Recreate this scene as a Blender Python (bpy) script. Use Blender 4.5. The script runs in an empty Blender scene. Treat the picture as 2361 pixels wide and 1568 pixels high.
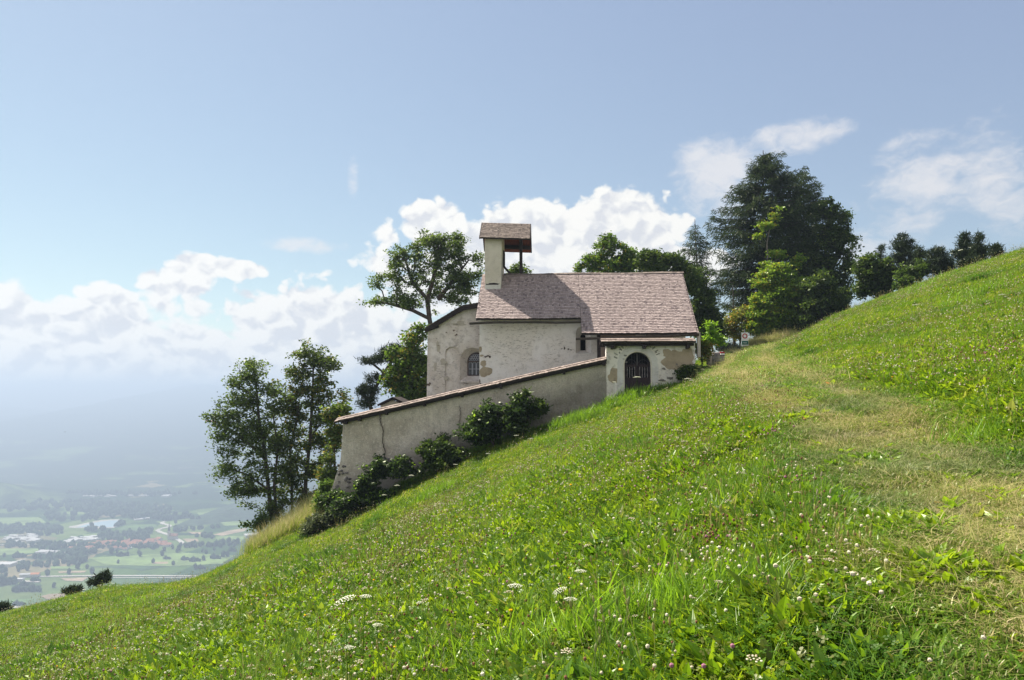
import bpy, bmesh, math, random
import numpy as np
from mathutils import Vector, Matrix, noise as mnoise
R = math.radians
rng = np.random.default_rng(7)
random.seed(7)
scene = bpy.context.scene
col = scene.collection

# ------------------------------------------------------------------ camera
EYE = 1.6
PITCH = 4.1
cam_d = bpy.data.cameras.new("camera")
cam = bpy.data.objects.new("camera", cam_d)
col.objects.link(cam)
cam.location = (0, 0, EYE)
cam.rotation_euler = (R(90 + PITCH), 0, 0)
cam_d.sensor_width = 36
cam_d.lens = 1700 / 2360 * 36
cam_d.clip_start = 0.1
cam_d.clip_end = 60000
scene.camera = cam

# ------------------------------------------------------------------ light
YAW = math.atan(95 / 1700)                 # the chapel is turned a little from the camera axis
LX = Vector((math.cos(YAW), -math.sin(YAW), 0))
LY = Vector((math.sin(YAW), math.cos(YAW), 0))
to_sun = (LX * -1.29 + LY * 1.0 + Vector((0, 0, 2.08))).normalized()
sun_el = math.asin(to_sun.z)
sun_az = math.atan2(to_sun.x, to_sun.y)     # clockwise from +Y
sun_d = bpy.data.lights.new("sun", 'SUN')
sun_d.energy = 5.0
sun_d.angle = R(0.5)
sun_d.color = (1.0, 0.93, 0.82)
sun = bpy.data.objects.new("sun", sun_d)
sun.rotation_euler = to_sun.to_track_quat('Z', 'Y').to_euler()
sun.location = to_sun * 100
col.objects.link(sun)

scene.view_settings.view_transform = 'Standard'
scene.view_settings.look = 'None'
scene.view_settings.gamma = 1
scene.view_settings.exposure = 1.25
scene.render.engine = 'CYCLES'
cy = scene.cycles
cy.use_denoising = True
cy.max_bounces = 6
cy.diffuse_bounces = 2
cy.glossy_bounces = 1
cy.transmission_bounces = 3
cy.transparent_max_bounces = 6
cy.volume_bounces = 0
cy.caustics_reflective = False
cy.caustics_refractive = False
cy.sample_clamp_indirect = 4

# ------------------------------------------------------------------ node helpers
class NT:
    def __init__(s, tree):
        s.t = tree
    def n(s, kind, **kw):
        nd = s.t.nodes.new(kind)
        for k, v in kw.items():
            setattr(nd, k, v)
        return nd
    def l(s, a, b):
        s.t.links.new(a, b)
    def put(s, sock, v):
        if hasattr(v, 'is_output') or isinstance(v, bpy.types.NodeSocket):
            s.t.links.new(v, sock)
        else:
            sock.default_value = v
    def m(s, op, a, b=0.0, c=0.0, clamp=False):
        nd = s.n('ShaderNodeMath', operation=op)
        nd.use_clamp = clamp
        s.put(nd.inputs[0], a); s.put(nd.inputs[1], b)
        if op in ('MULTIPLY_ADD', 'SMOOTH_MIN', 'SMOOTH_MAX', 'COMPARE'):
            s.put(nd.inputs[2], c)
        return nd.outputs[0]
    def vm(s, op, a, b=(0, 0, 0), out=0):
        nd = s.n('ShaderNodeVectorMath', operation=op)
        s.put(nd.inputs[0], a)
        if op == 'SCALE':
            s.put(nd.inputs['Scale'], b)
        else:
            s.put(nd.inputs[1], b)
        return nd.outputs[out]
    def rng(s, v, a, b, c=0.0, d=1.0, smooth=True):
        nd = s.n('ShaderNodeMapRange')
        nd.interpolation_type = 'SMOOTHSTEP' if smooth else 'LINEAR'
        s.put(nd.inputs[0], v); s.put(nd.inputs[1], a); s.put(nd.inputs[2], b)
        s.put(nd.inputs[3], c); s.put(nd.inputs[4], d)
        return nd.outputs[0]
    def mix(s, f, a, b):
        nd = s.n('ShaderNodeMix', data_type='RGBA')
        s.put(nd.inputs[0], f)
        for sock, v in ((nd.inputs[6], a), (nd.inputs[7], b)):
            if isinstance(v, (tuple, list)):
                v = tuple(v) + ((1,) if len(v) == 3 else ())
            s.put(sock, v)
        return nd.outputs[2]
    def noise(s, vec, scale, detail=4, rough=0.55, dist=0.0, out=0):
        nd = s.n('ShaderNodeTexNoise')
        if vec is not None:
            s.l(vec, nd.inputs['Vector'])
        nd.inputs['Scale'].default_value = scale
        nd.inputs['Detail'].default_value = detail
        nd.inputs['Roughness'].default_value = rough
        nd.inputs['Distortion'].default_value = dist
        return nd.outputs[out]

def newmat(name):
    m = bpy.data.materials.new(name)
    m.use_nodes = True
    m.node_tree.nodes.clear()
    t = NT(m.node_tree)
    out = t.n('ShaderNodeOutputMaterial')
    return m, t, out

def pbr(t, out, color, rough=0.9, bump=None, bdist=0.02, spec=0.2, bstr=1.0):
    b = t.n('ShaderNodeBsdfPrincipled')
    if isinstance(color, (tuple, list)):
        color = tuple(color[:3]) + (1,)
    t.put(b.inputs['Base Color'], color)
    t.put(b.inputs['Roughness'], rough)
    b.inputs['Specular IOR Level'].default_value = spec
    if bump is not None:
        bp = t.n('ShaderNodeBump')
        bp.inputs['Distance'].default_value = bdist
        bp.inputs['Strength'].default_value = bstr
        t.l(bump, bp.inputs['Height'])
        t.l(bp.outputs[0], b.inputs['Normal'])
    t.l(b.outputs[0], out.inputs[0])
    return b

def px_dir(px, py):
    """direction of a point of the photograph (2360 wide) seen from the eye"""
    p = R(PITCH)
    a = (px - 1180) / 1700; b = (784 - py) / 1700
    f = Vector((0, math.cos(p), math.sin(p))); u = Vector((0, -math.sin(p), math.cos(p)))
    return Vector((1, 0, 0)) * a + f + u * b

def P(px, py, Y):
    d = px_dir(px, py)
    return Vector((0, 0, EYE)) + d * (Y / d.y)

def PL(px, py, yl):
    """the same, for a depth measured along the chapel's own axis; returns chapel coordinates"""
    d = px_dir(px, py)
    q = d * (yl / d.dot(LY))
    return Vector((q.dot(LX), q.dot(LY), q.z + EYE))

def PZ(px, py, z):
    d = px_dir(px, py)
    return Vector((0, 0, EYE)) + d * ((z - EYE) / d.z)

# ------------------------------------------------------------------ world: sky with clouds
world = bpy.data.worlds.new("World")
scene.world = world
world.use_nodes = True
wt = NT(world.node_tree)
wt.t.nodes.clear()
w_out = wt.n('ShaderNodeOutputWorld')
bg = wt.n('ShaderNodeBackground')
bg.inputs['Strength'].default_value = 0.118
wt.l(bg.outputs[0], w_out.inputs[0])
sky = wt.n('ShaderNodeTexSky', sky_type='NISHITA')
sky.sun_disc = False
sky.sun_elevation = sun_el
sky.sun_rotation = sun_az
sky.altitude = 900
sky.air_density = 1.0
sky.dust_density = 0.5
sky.ozone_density = 1.2
tc = wt.n('ShaderNodeTexCoord')
sep = wt.n('ShaderNodeSeparateXYZ'); wt.l(tc.outputs['Generated'], sep.inputs[0])
az = wt.m('ARCTAN2', sep.outputs[0], sep.outputs[1])
el = wt.m('ARCSINE', sep.outputs[2])
cmb = wt.n('ShaderNodeCombineXYZ'); wt.l(az, cmb.inputs[0]); wt.l(wt.m('MULTIPLY', el, 1.25), cmb.inputs[1])
cvec = cmb.outputs[0]
def ae(px, py):
    d = px_dir(px, py).normalized()
    return math.atan2(d.x, d.y), math.asin(d.z)
def blob(cx, cy, rx, ry, amp=1.0):
    a, e = ae(cx, cy); e *= 1.25
    ix = 1700 / rx; iy = 1700 / ry / 1.25
    v = wt.n('ShaderNodeVectorMath', operation='MULTIPLY_ADD')
    wt.l(cvec, v.inputs[0]); v.inputs[1].default_value = (ix, iy, 0); v.inputs[2].default_value = (-a * ix, -e * iy, 0)
    return wt.vm('DOT_PRODUCT', v.outputs[0], v.outputs[0], out=1), amp
def total(bl):
    """soft union of round patches: each falls off with the square of the distance from its middle"""
    s = None
    for b in bl:
        r2, amp = blob(*b)
        g = wt.m('MULTIPLY_ADD', r2, -.42 * amp, amp)
        s = g if s is None else wt.m('SMOOTH_MAX', s, g, .35)
    return s
# unseen white cloud cover added behind the viewer as neutral fill light
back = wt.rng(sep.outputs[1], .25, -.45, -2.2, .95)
cum = total([(10, 770, 75, 90, 1.7), (110, 810, 110, 95, 1.7), (225, 790, 100, 100, 1.8), (330, 830, 80, 60, 1.4), (480, 860, 210, 100, 1.8), (120, 890, 260, 70, 1.6),
             (590, 720, 60, 60, 1.5), (680, 770, 120, 90, 1.8), (800, 800, 170, 100, 1.8), (380, 690, 45, 40, 1.1), (450, 720, 40, 40, 1.1),
             (1000, 515, 62, 50, 1.7), (1085, 560, 60, 40, 1.7), (1230, 540, 115, 80, 1.9), (1450, 535, 120, 80, 1.9), (1330, 620, 340, 62, 1.6), (1545, 590, 50, 50, 1.2),
             (400, 650, 70, 38, 1.5), (470, 612, 60, 24, 1.5), (560, 622, 50, 20, 1.4), (870, 603, 60, 26, 1.2), (1000, 690, 160, 70, 1.2),
             (722, 632, 36, 18, .9), (880, 548, 40, 34, .95)])
wisp = total([(814, 404, 12, 40, .62), (705, 566, 80, 16, .7), (1990, 585, 60, 50, .8),
              (1670, 400, 85, 85, 1.0), (1850, 312, 90, 30, .95),
              (2110, 440, 90, 90, .95), (2310, 420, 95, 90, .9)])
def billow(v):
    n = wt.noise(v, 11.0, 8, 0.64, 0.0)
    vo = wt.n('ShaderNodeTexVoronoi', feature='F1'); wt.l(v, vo.inputs['Vector']); vo.inputs['Scale'].default_value = 34
    vo.inputs['Detail'].default_value = 1; vo.inputs['Roughness'].default_value = .5
    return wt.m('MULTIPLY_ADD', vo.outputs[0], -.42, n)
wrp = wt.n('ShaderNodeTexNoise'); wt.l(cvec, wrp.inputs[0]); wrp.inputs['Scale'].default_value = 30; wrp.inputs['Detail'].default_value = 2
wv = wt.vm('ADD', cvec, wt.vm('SCALE', wrp.outputs['Color'], .034))
h1 = billow(wv)
h2 = billow(wt.vm('ADD', wv, (-0.009, 0.014, 0.0)))
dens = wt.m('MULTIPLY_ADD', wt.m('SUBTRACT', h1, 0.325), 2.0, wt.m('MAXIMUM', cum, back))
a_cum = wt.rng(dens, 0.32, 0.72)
n2 = wt.noise(wt.vm('MULTIPLY', wv, (1, 1.5, 1)), 13, 5, 0.62, 0)
a_w = wt.rng(wt.m('MULTIPLY_ADD', wt.m('SUBTRACT', n2, 0.5), 2.6, wisp), 0.25, 1.15, 0, .85)
lit = wt.rng(wt.m('MULTIPLY_ADD', wt.m('SUBTRACT', h1, h2), 3.6, wt.m('MULTIPLY', wt.m('SUBTRACT', 1.75, dens), .50)), -0.30, 0.62)
sky_m = wt.n('ShaderNodeVectorMath', operation='MULTIPLY_ADD')
wt.l(sky.outputs[0], sky_m.inputs[0]); sky_m.inputs[1].default_value = (.37, .365, .245); sky_m.inputs[2].default_value = (.62, .68, 1.24)
sky_c = sky_m.outputs[0]

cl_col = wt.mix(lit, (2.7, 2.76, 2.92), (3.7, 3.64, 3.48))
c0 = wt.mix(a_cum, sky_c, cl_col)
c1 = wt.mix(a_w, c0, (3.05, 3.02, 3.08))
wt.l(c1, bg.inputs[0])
world.cycles.sampling_method = 'MANUAL'
world.cycles.sample_map_resolution = 512

# ------------------------------------------------------------------ object helpers
def tag(o, label=None, cat=None, group=None, kind=None):
    if label: o['label'] = label
    if cat: o['category'] = cat
    if group: o['group'] = group
    if kind: o['kind'] = kind
    return o

def empty(name, loc=(0, 0, 0), rz=0.0):
    o = bpy.data.objects.new(name, None)
    o.empty_display_size = 0.5
    o.location = loc
    o.rotation_euler = (0, 0, rz)
    col.objects.link(o)
    return o

class MB:
    """collects vertices and faces, then links them as one mesh object"""
    def __init__(s):
        s.v = []; s.f = []; s.mi = []
    def add(s, vs, fs, mi=0):
        k = len(s.v)
        s.v += [tuple(p) for p in vs]
        s.f += [tuple(i + k for i in f) for f in fs]
        s.mi += [mi] * len(fs)
    def box(s, x0, x1, y0, y1, z0, z1, mi=0, M=None):
        vs = [Vector(p) for p in ((x0, y0, z0), (x1, y0, z0), (x1, y1, z0), (x0, y1, z0), (x0, y0, z1), (x1, y0, z1), (x1, y1, z1), (x0, y1, z1))]
        if M is not None: vs = [M @ p for p in vs]
        s.add(vs, [(0, 3, 2, 1), (4, 5, 6, 7), (0, 1, 5, 4), (1, 2, 6, 5), (2, 3, 7, 6), (3, 0, 4, 7)], mi)
    def bar(s, a, b, w, h=None, mi=0, n=4, w2=None, rot=0.785398):
        a = Vector(a); b = Vector(b); h = h or w; w2 = w2 if w2 is not None else w
        d = (b - a).normalized()
        up = Vector((0, 0, 1)) if abs(d.z) < .9 else Vector((0, 1, 0))
        sx = d.cross(up).normalized(); sy = sx.cross(d)
        vs = []
        q = 1.41421 if n == 4 else 1
        for p, k in ((a, 1.0), (b, w2 / w)):
            for i in range(n):
                t = rot + i * 2 * math.pi / n
                vs.append(p + sx * math.cos(t) * w / 2 * q * k + sy * math.sin(t) * h / 2 * q * k)
        fs = [(i, (i + 1) % n, n + (i + 1) % n, n + i) for i in range(n)]
        fs += [tuple(range(n - 1, -1, -1)), tuple(range(n, 2 * n))]
        s.add(vs, fs, mi)
    def tube(s, pts, rad, n=8, mi=0):
        pts = [Vector(p) for p in pts]
        k = len(s.v)
        for i, p in enumerate(pts):
            d = (pts[min(i + 1, len(pts) - 1)] - pts[max(i - 1, 0)]).normalized()
            up = Vector((0, 0, 1)) if abs(d.z) < .95 else Vector((0, 1, 0))
            sx = d.cross(up).normalized(); sy = sx.cross(d)
            r = rad[i] if isinstance(rad, (list, tuple)) else rad
            for j in range(n):
                t = j * 2 * math.pi / n
                s.v.append(tuple(p + sx * math.cos(t) * r + sy * math.sin(t) * r))
        for i in range(len(pts) - 1):
            for j in range(n):
                s.f.append((k + i * n + j, k + i * n + (j + 1) % n, k + (i + 1) * n + (j + 1) % n, k + (i + 1) * n + j)); s.mi.append(mi)
        s.f.append(tuple(k + j for j in range(n - 1, -1, -1))); s.mi.append(mi)
        m = k + (len(pts) - 1) * n
        s.f.append(tuple(m + j for j in range(n))); s.mi.append(mi)
    def build(s, name, mat, parent=None, off=None, smooth=False):
        me = bpy.data.meshes.new(name)
        vs = s.v if off is None else [(p[0] - off[0], p[1] - off[1], p[2] - off[2]) for p in s.v]
        me.from_pydata(vs, [], s.f)
        for m_ in (mat if isinstance(mat, (list, tuple)) else [mat]):
            me.materials.append(m_)
        if any(s.mi): me.polygons.foreach_set('material_index', s.mi)
        if smooth: me.polygons.foreach_set('use_smooth', [True] * len(me.polygons))
        me.update()
        o = bpy.data.objects.new(name, me)
        col.objects.link(o)
        if parent is not None: o.parent = parent
        return o

def np_mesh(name, V, F, mat, parent=None, smooth=False, mi=None):
    """fast mesh from numpy arrays; F is (n,4) or (n,3)"""
    me = bpy.data.meshes.new(name)
    V = np.asarray(V, dtype=np.float32); F = np.asarray(F, dtype=np.int32)
    me.vertices.add(len(V)); me.vertices.foreach_set('co', V.ravel())
    k = F.shape[1]
    me.loops.add(F.size); me.loops.foreach_set('vertex_index', F.ravel())
    me.polygons.add(len(F)); me.polygons.foreach_set('loop_start', np.arange(0, F.size, k, dtype=np.int32))
    for m_ in (mat if isinstance(mat, (list, tuple)) else [mat]):
        me.materials.append(m_)
    if mi is not None: me.polygons.foreach_set('material_index', np.asarray(mi, dtype=np.int32))
    me.polygons.foreach_set('use_smooth', np.full(len(F), smooth))
    me.update(calc_edges=True); me.validate()
    o = bpy.data.objects.new(name, me)
    col.objects.link(o)
    if parent is not None: o.parent = parent
    return o
# ------------------------------------------------------------------ terrain
def tps_fit(pts, reg=0.004):
    A = np.array(pts); X = A[:, :2]; z = A[:, 2]; n = len(A)
    r = np.linalg.norm(X[:, None] - X[None], axis=2)
    K = np.where(r > 0, r ** 2 * np.log(np.maximum(r, 1e-9)), 0) + reg * np.eye(n) * 30
    Pm = np.c_[np.ones(n), X]
    M = np.block([[K, Pm], [Pm.T, np.zeros((3, 3))]])
    s = np.linalg.solve(M, np.r_[z, 0, 0, 0])
    return X, s
def pt(px, py, Y):
    v = P(px, py, Y); return (v.x, v.y, v.z)
CP = [(0, 0, 0), (-3, 0, -1.3), (2, 2.8, .52), (1.5, 0, .35), (4, 0, 1.2), (-8, 0, -3.3), (0, -6, .1), (10, -4, 3.2), (-10, -6, -4.0),
      pt(1180, 1568, 4.2), pt(590, 1568, 6.6), pt(0, 1568, 14.0), pt(1770, 1568, 3.3),
      pt(1470, 902, 35),  pt(1400, 932, 35), pt(1300, 968, 35), pt(1090, 1042, 34.8), pt(900, 1142, 34.5), pt(720, 1226, 34.5),
      pt(600, 1266, 37), pt(700, 1184, 41), pt(590, 1268, 42), pt(540, 1302, 40), pt(500, 1326, 39), pt(450, 1349, 38), pt(350, 1350, 37), pt(250, 1361, 37), pt(120, 1390, 36.5), pt(0, 1420, 36), pt(450, 1430, 24), pt(250, 1450, 24), pt(600, 1330, 27), pt(450, 1372, 31), pt(520, 1336, 32), pt(350, 1392, 29), pt(570, 1300, 33),
      (3.2, 5.9, .64), (4.7, 13, 1.34), (6.3, 19, 1.9), (9.5, 31, 2.95), pt(1650, 840, 42), pt(1625, 858, 38), pt(1606, 882, 34.5), pt(1600, 892, 31), pt(1700, 838, 40), (17.0, 50, 4.6), pt(1720, 803, 58),
      pt(2360, 1100, 6.2), pt(2360, 900, 9.5), pt(2360, 720, 17), pt(2360, 590, 33), pt(2360, 579, 40), pt(2180, 640, 45), pt(2000, 701, 49), pt(1900, 740, 52), pt(1830, 775, 54),
      (40, 44, 11.0), (32, 62, 8.0), (20, 75, 4.0), (0, 50, 1.5), (-12, 50, -5.5), (5, 62, 1.0), (44, 20, 12.5), (-32, 10, -13.0), (-36, 30, -14.5)]
TX, TS = tps_fit(CP)
PATH = [(2.0, -8), (2.1, -2), (2.65, 2.8), (3.75, 5.9), (4.5, 9), (5.3, 13), (6.7, 19), (8.4, 26), (10.6, 33), (13.6, 41), (17.2, 50), (18.2, 60), (17, 74)]
PW = [1.05, 1.05, 1.0, 1.05, 1.0, .95, 1.05, 1.25, 1.5, 1.8, 2.2, 2.4, 2.4]
_py = np.array([p[1] for p in PATH]); _px = np.array([p[0] for p in PATH]); _pw = np.array(PW)
def splus(v, w):
    return w * np.logaddexp(0, v / w)
def gz(x, y):
    x = np.asarray(x, dtype=float); y = np.asarray(y, dtype=float)
    sh = x.shape; x = x.ravel(); y = y.ravel()
    xe = np.clip(x, -40, 44); ye = np.clip(y, -8, 76)
    out = np.empty_like(x)
    for s in range(0, len(x), 20000):
        q = np.c_[xe[s:s + 20000], ye[s:s + 20000]]
        r = np.linalg.norm(q[:, None] - TX[None], axis=2)
        K = np.where(r > 0, r ** 2 * np.log(np.maximum(r, 1e-9)), 0)
        out[s:s + 20000] = K @ TS[:-3] + TS[-3] + q @ TS[-2:]
    # the rim: left and beyond, the hill falls away to the valley
    yb = np.interp(xe, [-40, -22, -16, -10, 5, 14, 25, 44], [39, 39, 41, 50, 62, 74, 58, 52])
    g = splus(y - yb - 2.5, 1.2) * .55 + splus(y - 120, 10) * .15
    g += splus(-31 - x, 1.5) * .62
    out = out - g + splus(x - 44, 2) * .22
    out -= splus(-14 - y, 3) * .1
    # the path runs on a small bench: flat across, with a bank rising on its right
    pc = np.interp(y, _py, _px); s_ = x - pc; w_ = np.interp(y, _py, _pw) * 1.35
    kk = np.where(s_ < 0, np.clip((30 - y) / 8, 0, 1), 1.0)
    out = out - .24 * kk * s_ * np.exp(-(s_ / w_) ** 2) * np.clip((62 - y) / 12, 0, 1) * np.clip((y + 6) / 4, 0, 1)
    return np.maximum(out, -470).reshape(sh)
def gz1(x, y):
    return float(gz(np.array([x]), np.array([y]))[0])

def path_d(x, y):
    """signed distance across the path in half widths: 0 in the middle, 1 at its edge"""
    c = np.interp(y, _py, _px) + .12 * np.sin(y * 1.3) + .1 * np.sin(y * .63 + 1)
    w = np.interp(y, _py, _pw)
    return (x - c) / w
def fbm(x, y, s, seed=0.0):
    """cheap smooth noise -1..1 from summed sines"""
    x = x / s; y = y / s
    v = np.sin(1.7 * x + 1.3 * y + seed) * np.cos(1.1 * y - 2.1 * x + 2 * seed) + .6 * np.sin(3.9 * x - 2.7 * y + 1.3 * seed) * np.cos(3.1 * y + 1.9 * x) + .35 * np.sin(7.3 * x + 6.1 * y + seed) * np.cos(8.9 * x - 5.7 * y)
    return v / 1.5

def warp(n, lo, hi, c, fine):
    """1-D samples dense near c"""
    t = np.linspace(-1, 1, n)
    k = 3.6
    s = np.sinh(k * t) / math.sinh(k)
    return np.where(s < 0, c + s * (c - lo), c + s * (hi - c))
def grid_mesh(name, xs, ys, mat, zf, dz=0.0):
    X, Y = np.meshgrid(xs, ys)
    Z = zf(X, Y) + dz
    n, m = X.shape
    V = np.c_[X.ravel(), Y.ravel(), Z.ravel()]
    idx = np.arange(n * m).reshape(n, m)
    F = np.c_[idx[:-1, :-1].ravel(), idx[:-1, 1:].ravel(), idx[1:, 1:].ravel(), idx[1:, :-1].ravel()]
    o = np_mesh(name, V, F, mat, smooth=True)
    return o, X, Y
def ground_mat(name):
    m, t, out = newmat(name)
    at = t.n('ShaderNodeAttribute', attribute_name='trod')
    tcn = t.n('ShaderNodeTexCoord'); ob = tcn.outputs['Object']
    trod = at.outputs['Fac']
    n1 = t.noise(ob, .35, 5, .6); n2 = t.noise(ob, 2.2, 5, .6); n3 = t.noise(ob, 14, 4, .65); n4 = t.noise(ob, 60, 3, .6)
    g = t.mix(t.rng(n2, .35, .65), (.045, .085, .006), (.09, .14, .008))
    g = t.mix(t.rng(n1, .42, .66), g, (.13, .16, .012))
    g = t.mix(t.rng(n3, .50, .72, 0, .6), g, (.025, .042, .006))
    d = t.mix(t.rng(n2, .35, .65), (.14, .14, .04), (.27, .24, .09))
    d = t.mix(t.rng(n3, .40, .66, 0, .8), d, (.10, .13, .028))
    d = t.mix(t.rng(n4, .60, .72, 0, .45), d, (.36, .30, .14))
    d = t.mix(t.rng(t.noise(ob, 1.1, 4, .6), .62, .70, 0, .8), d, (.13, .095, .065))
    tr = t.rng(t.m('ADD', trod, t.m('MULTIPLY', t.m('SUBTRACT', n3, .5), .9)), .35, .75)
    c = t.mix(tr, g, d)
    pbr(t, out, c, .95, bump=t.m('ADD', t.m('MULTIPLY', n3, .6), t.m('MULTIPLY', n4, .4)), bdist=.08, spec=.05)
    return m
M_ground = ground_mat('meadow_ground')
def trod_f(x, y):
    d = np.abs(path_d(x, y))
    v = np.clip(1.25 - d, 0, 1)
    # two wheel tracks, a greener middle further on
    far = np.clip((y - 7) / 6, 0, 1)
    tracks = np.exp(-((d - .62) / .30) ** 2)
    v = v * (1 - far) + far * np.clip(tracks * .95 + .25 * (d < 1), 0, 1)
    return v
xs = np.unique(np.r_[warp(330, -75, 80, 1.5, .08)]); ys = warp(330, -22, 120, 3.0, .08)
ground, GX, GY = grid_mesh('ground', xs, ys, M_ground, lambda x, y: gz(x, y) + .03 * fbm(x, y, 1.1) + .02 * fbm(x, y, .37, 2))
def set_trod(o, X, Y):
    a = o.data.attributes.new('trod', 'FLOAT', 'POINT')
    a.data.foreach_set('value', trod_f(X, Y).astype(np.float32).ravel())
set_trod(ground, GX, GY)
tag(ground, 'steep green flower meadow falling from right to left below the chapel', kind='structure')
# the trodden path, a sheet laid on the meadow
pn = 420; pys = np.concatenate([np.linspace(-6, 14, 240), np.linspace(14.1, 66, 180)])
pxs = np.linspace(-1, 1, 41)
PYg, PXr = np.meshgrid(pys, pxs, indexing='ij')
PXg = np.interp(PYg, _py, _px) + PXr * np.interp(PYg, _py, _pw) * 1.15
Zp = gz(PXg, PYg) + .03 * fbm(PXg, PYg, 1.1) + .02 * fbm(PXg, PYg, .37, 2) + .012 - .03 * np.abs(PXr) ** 6
idx = np.arange(PXg.size).reshape(PXg.shape)
F = np.c_[idx[:-1, :-1].ravel(), idx[:-1, 1:].ravel(), idx[1:, 1:].ravel(), idx[1:, :-1].ravel()]
path = np_mesh('path', np.c_[PXg.ravel(), PYg.ravel(), Zp.ravel()], F, M_ground, smooth=True)
set_trod(path, PXg, PYg)
tag(path, 'trodden grass path running up along the slope to the trees', kind='structure')

# the rest of the mountainside, down to the valley floor
m, t, out = newmat('hillside_grass')
tcn = t.n('ShaderNodeTexCoord')
c = t.mix(t.rng(t.noise(tcn.outputs['Object'], .02, 6, .6), .4, .6), (.05, .09, .014), (.03, .05, .015))
pbr(t, out, c, .95, spec=.05)
hx = np.concatenate([np.linspace(-1400, -74.9, 70), np.linspace(-74.9, 79.9, 60)[1:-1], np.linspace(79.9, 900, 30)])
hy = np.concatenate([np.linspace(-500, -21.9, 20), np.linspace(-21.9, 119.9, 60)[1:-1], np.linspace(119.9, 1500, 60)])
def far_z(x, y):
    z = gz(x, y) - splus(y - 120, 10) * .2
    z = z + np.where((x > 80), 0, 0)
    inside = (x > -74.5) & (x < 79.5) & (y > -21.5) & (y < 119.5)
    return np.where(inside, z - 1.5, z - .0) - np.maximum(0, -75 - x) * .02
hill, _, _ = grid_mesh('hillside', hx, hy, m, far_z)
tag(hill, 'steep mountainside under the meadow', kind='structure')
# ------------------------------------------------------------------ valley floor, 450 m below
VZ = -450.0
def V7(x, y, z=VZ):                # a point of the enlarged valley view on the valley floor
    return PZ(x * .2695, 1073.8 + y * .2695, z)
m, t, out = newmat('valley_fields')
tcn = t.n('ShaderNodeTexCoord')
mp = t.n('ShaderNodeMapping'); mp.inputs['Rotation'].default_value = (0, 0, .25); mp.inputs['Scale'].default_value = (1, .55, 1)
t.l(tcn.outputs['Object'], mp.inputs[0])
vo = t.n('ShaderNodeTexVoronoi', distance='CHEBYCHEV'); t.l(mp.outputs[0], vo.inputs['Vector']); vo.inputs['Scale'].default_value = .0058; vo.inputs['Randomness'].default_value = .9
sc = t.n('ShaderNodeSeparateColor'); t.l(vo.outputs['Color'], sc.inputs[0])
nn = t.noise(tcn.outputs['Object'], .004, 6, .6); n5 = t.noise(tcn.outputs['Object'], .03, 5, .6)
c = t.mix(sc.outputs[0], (.075, .135, .035), (.15, .21, .06))
c = t.mix(t.rng(sc.outputs[1], .80, .84), c, (.27, .22, .13))
c = t.mix(t.rng(sc.outputs[2], .72, .78), c, (.035, .075, .025))
c = t.mix(t.rng(n5, .35, .7, 0, .5), c, (.06, .10, .03))
sy = t.n('ShaderNodeSeparateXYZ'); t.l(tcn.outputs['Object'], sy.inputs[0])
wd = t.rng(t.m('ADD', nn, t.m('MULTIPLY', t.rng(sy.outputs[1], 2300, 3300), .16)), .56, .60)
c = t.mix(wd, c, (.022, .045, .018))
pbr(t, out, c, 1.0, spec=0)
vx = np.linspace(-9000, 9000, 80); vy = np.linspace(200, 15000, 80)
valley, _, _ = grid_mesh('valley_floor', vx, vy, m, lambda x, y: np.full_like(x, VZ))
tag(valley, 'hazy flat valley floor of fields far below', kind='structure')

def flat_mat(name, c, rough=.9, spec=.1, var=.25, scale=.02):
    m, t, out = newmat(name)
    tcn = t.n('ShaderNodeTexCoord')
    n = t.noise(tcn.outputs['Object'], scale, 5, .6)
    cc = t.mix(t.rng(n, .35, .65), tuple(v * (1 - var) for v in c), tuple(min(1, v * (1 + var)) for v in c))
    pbr(t, out, cc, rough, spec=spec)
    return m
M_field_l = flat_mat('field_light', (.17, .25, .075)); M_field_d = flat_mat('field_dark', (.045, .09, .03)); M_field_b = flat_mat('field_bare', (.34, .26, .17))
M_field_m = flat_mat('field_mid', (.095, .165, .05))
M_road = flat_mat('road_pale', (.45, .43, .38), var=.1)
m, t, out = newmat('lake_water'); b = pbr(t, out, (.30, .42, .48), .35, spec=.5); M_water = m
def flat_poly(name, pts7, mat, dz, label, kind='structure', smooth=2):
    pts = [V7(x, y) for x, y in pts7]
    mb = MB(); vs = [(p.x, p.y, VZ + dz) for p in pts]
    mb.add(vs, [tuple(range(len(vs)))])
    o = mb.build(name, mat); tag(o, label, kind=kind)
    return o
flat_poly('lake', [(650, 533), (700, 515), (760, 500), (850, 482), (940, 470), (1050, 467), (1040, 480), (1010, 500), (960, 527), (900, 530), (860, 527), (820, 514), (800, 508), (760, 524), (700, 528)], M_water, 1.2, 'pale lake on the valley floor')
flat_poly('lake_shore', [(590, 532), (595, 516), (640, 514), (700, 498), (850, 468), (950, 460), (1060, 460), (1030, 500), (970, 533), (800, 536)], M_road, .6, 'pale shore round the lake')
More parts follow.
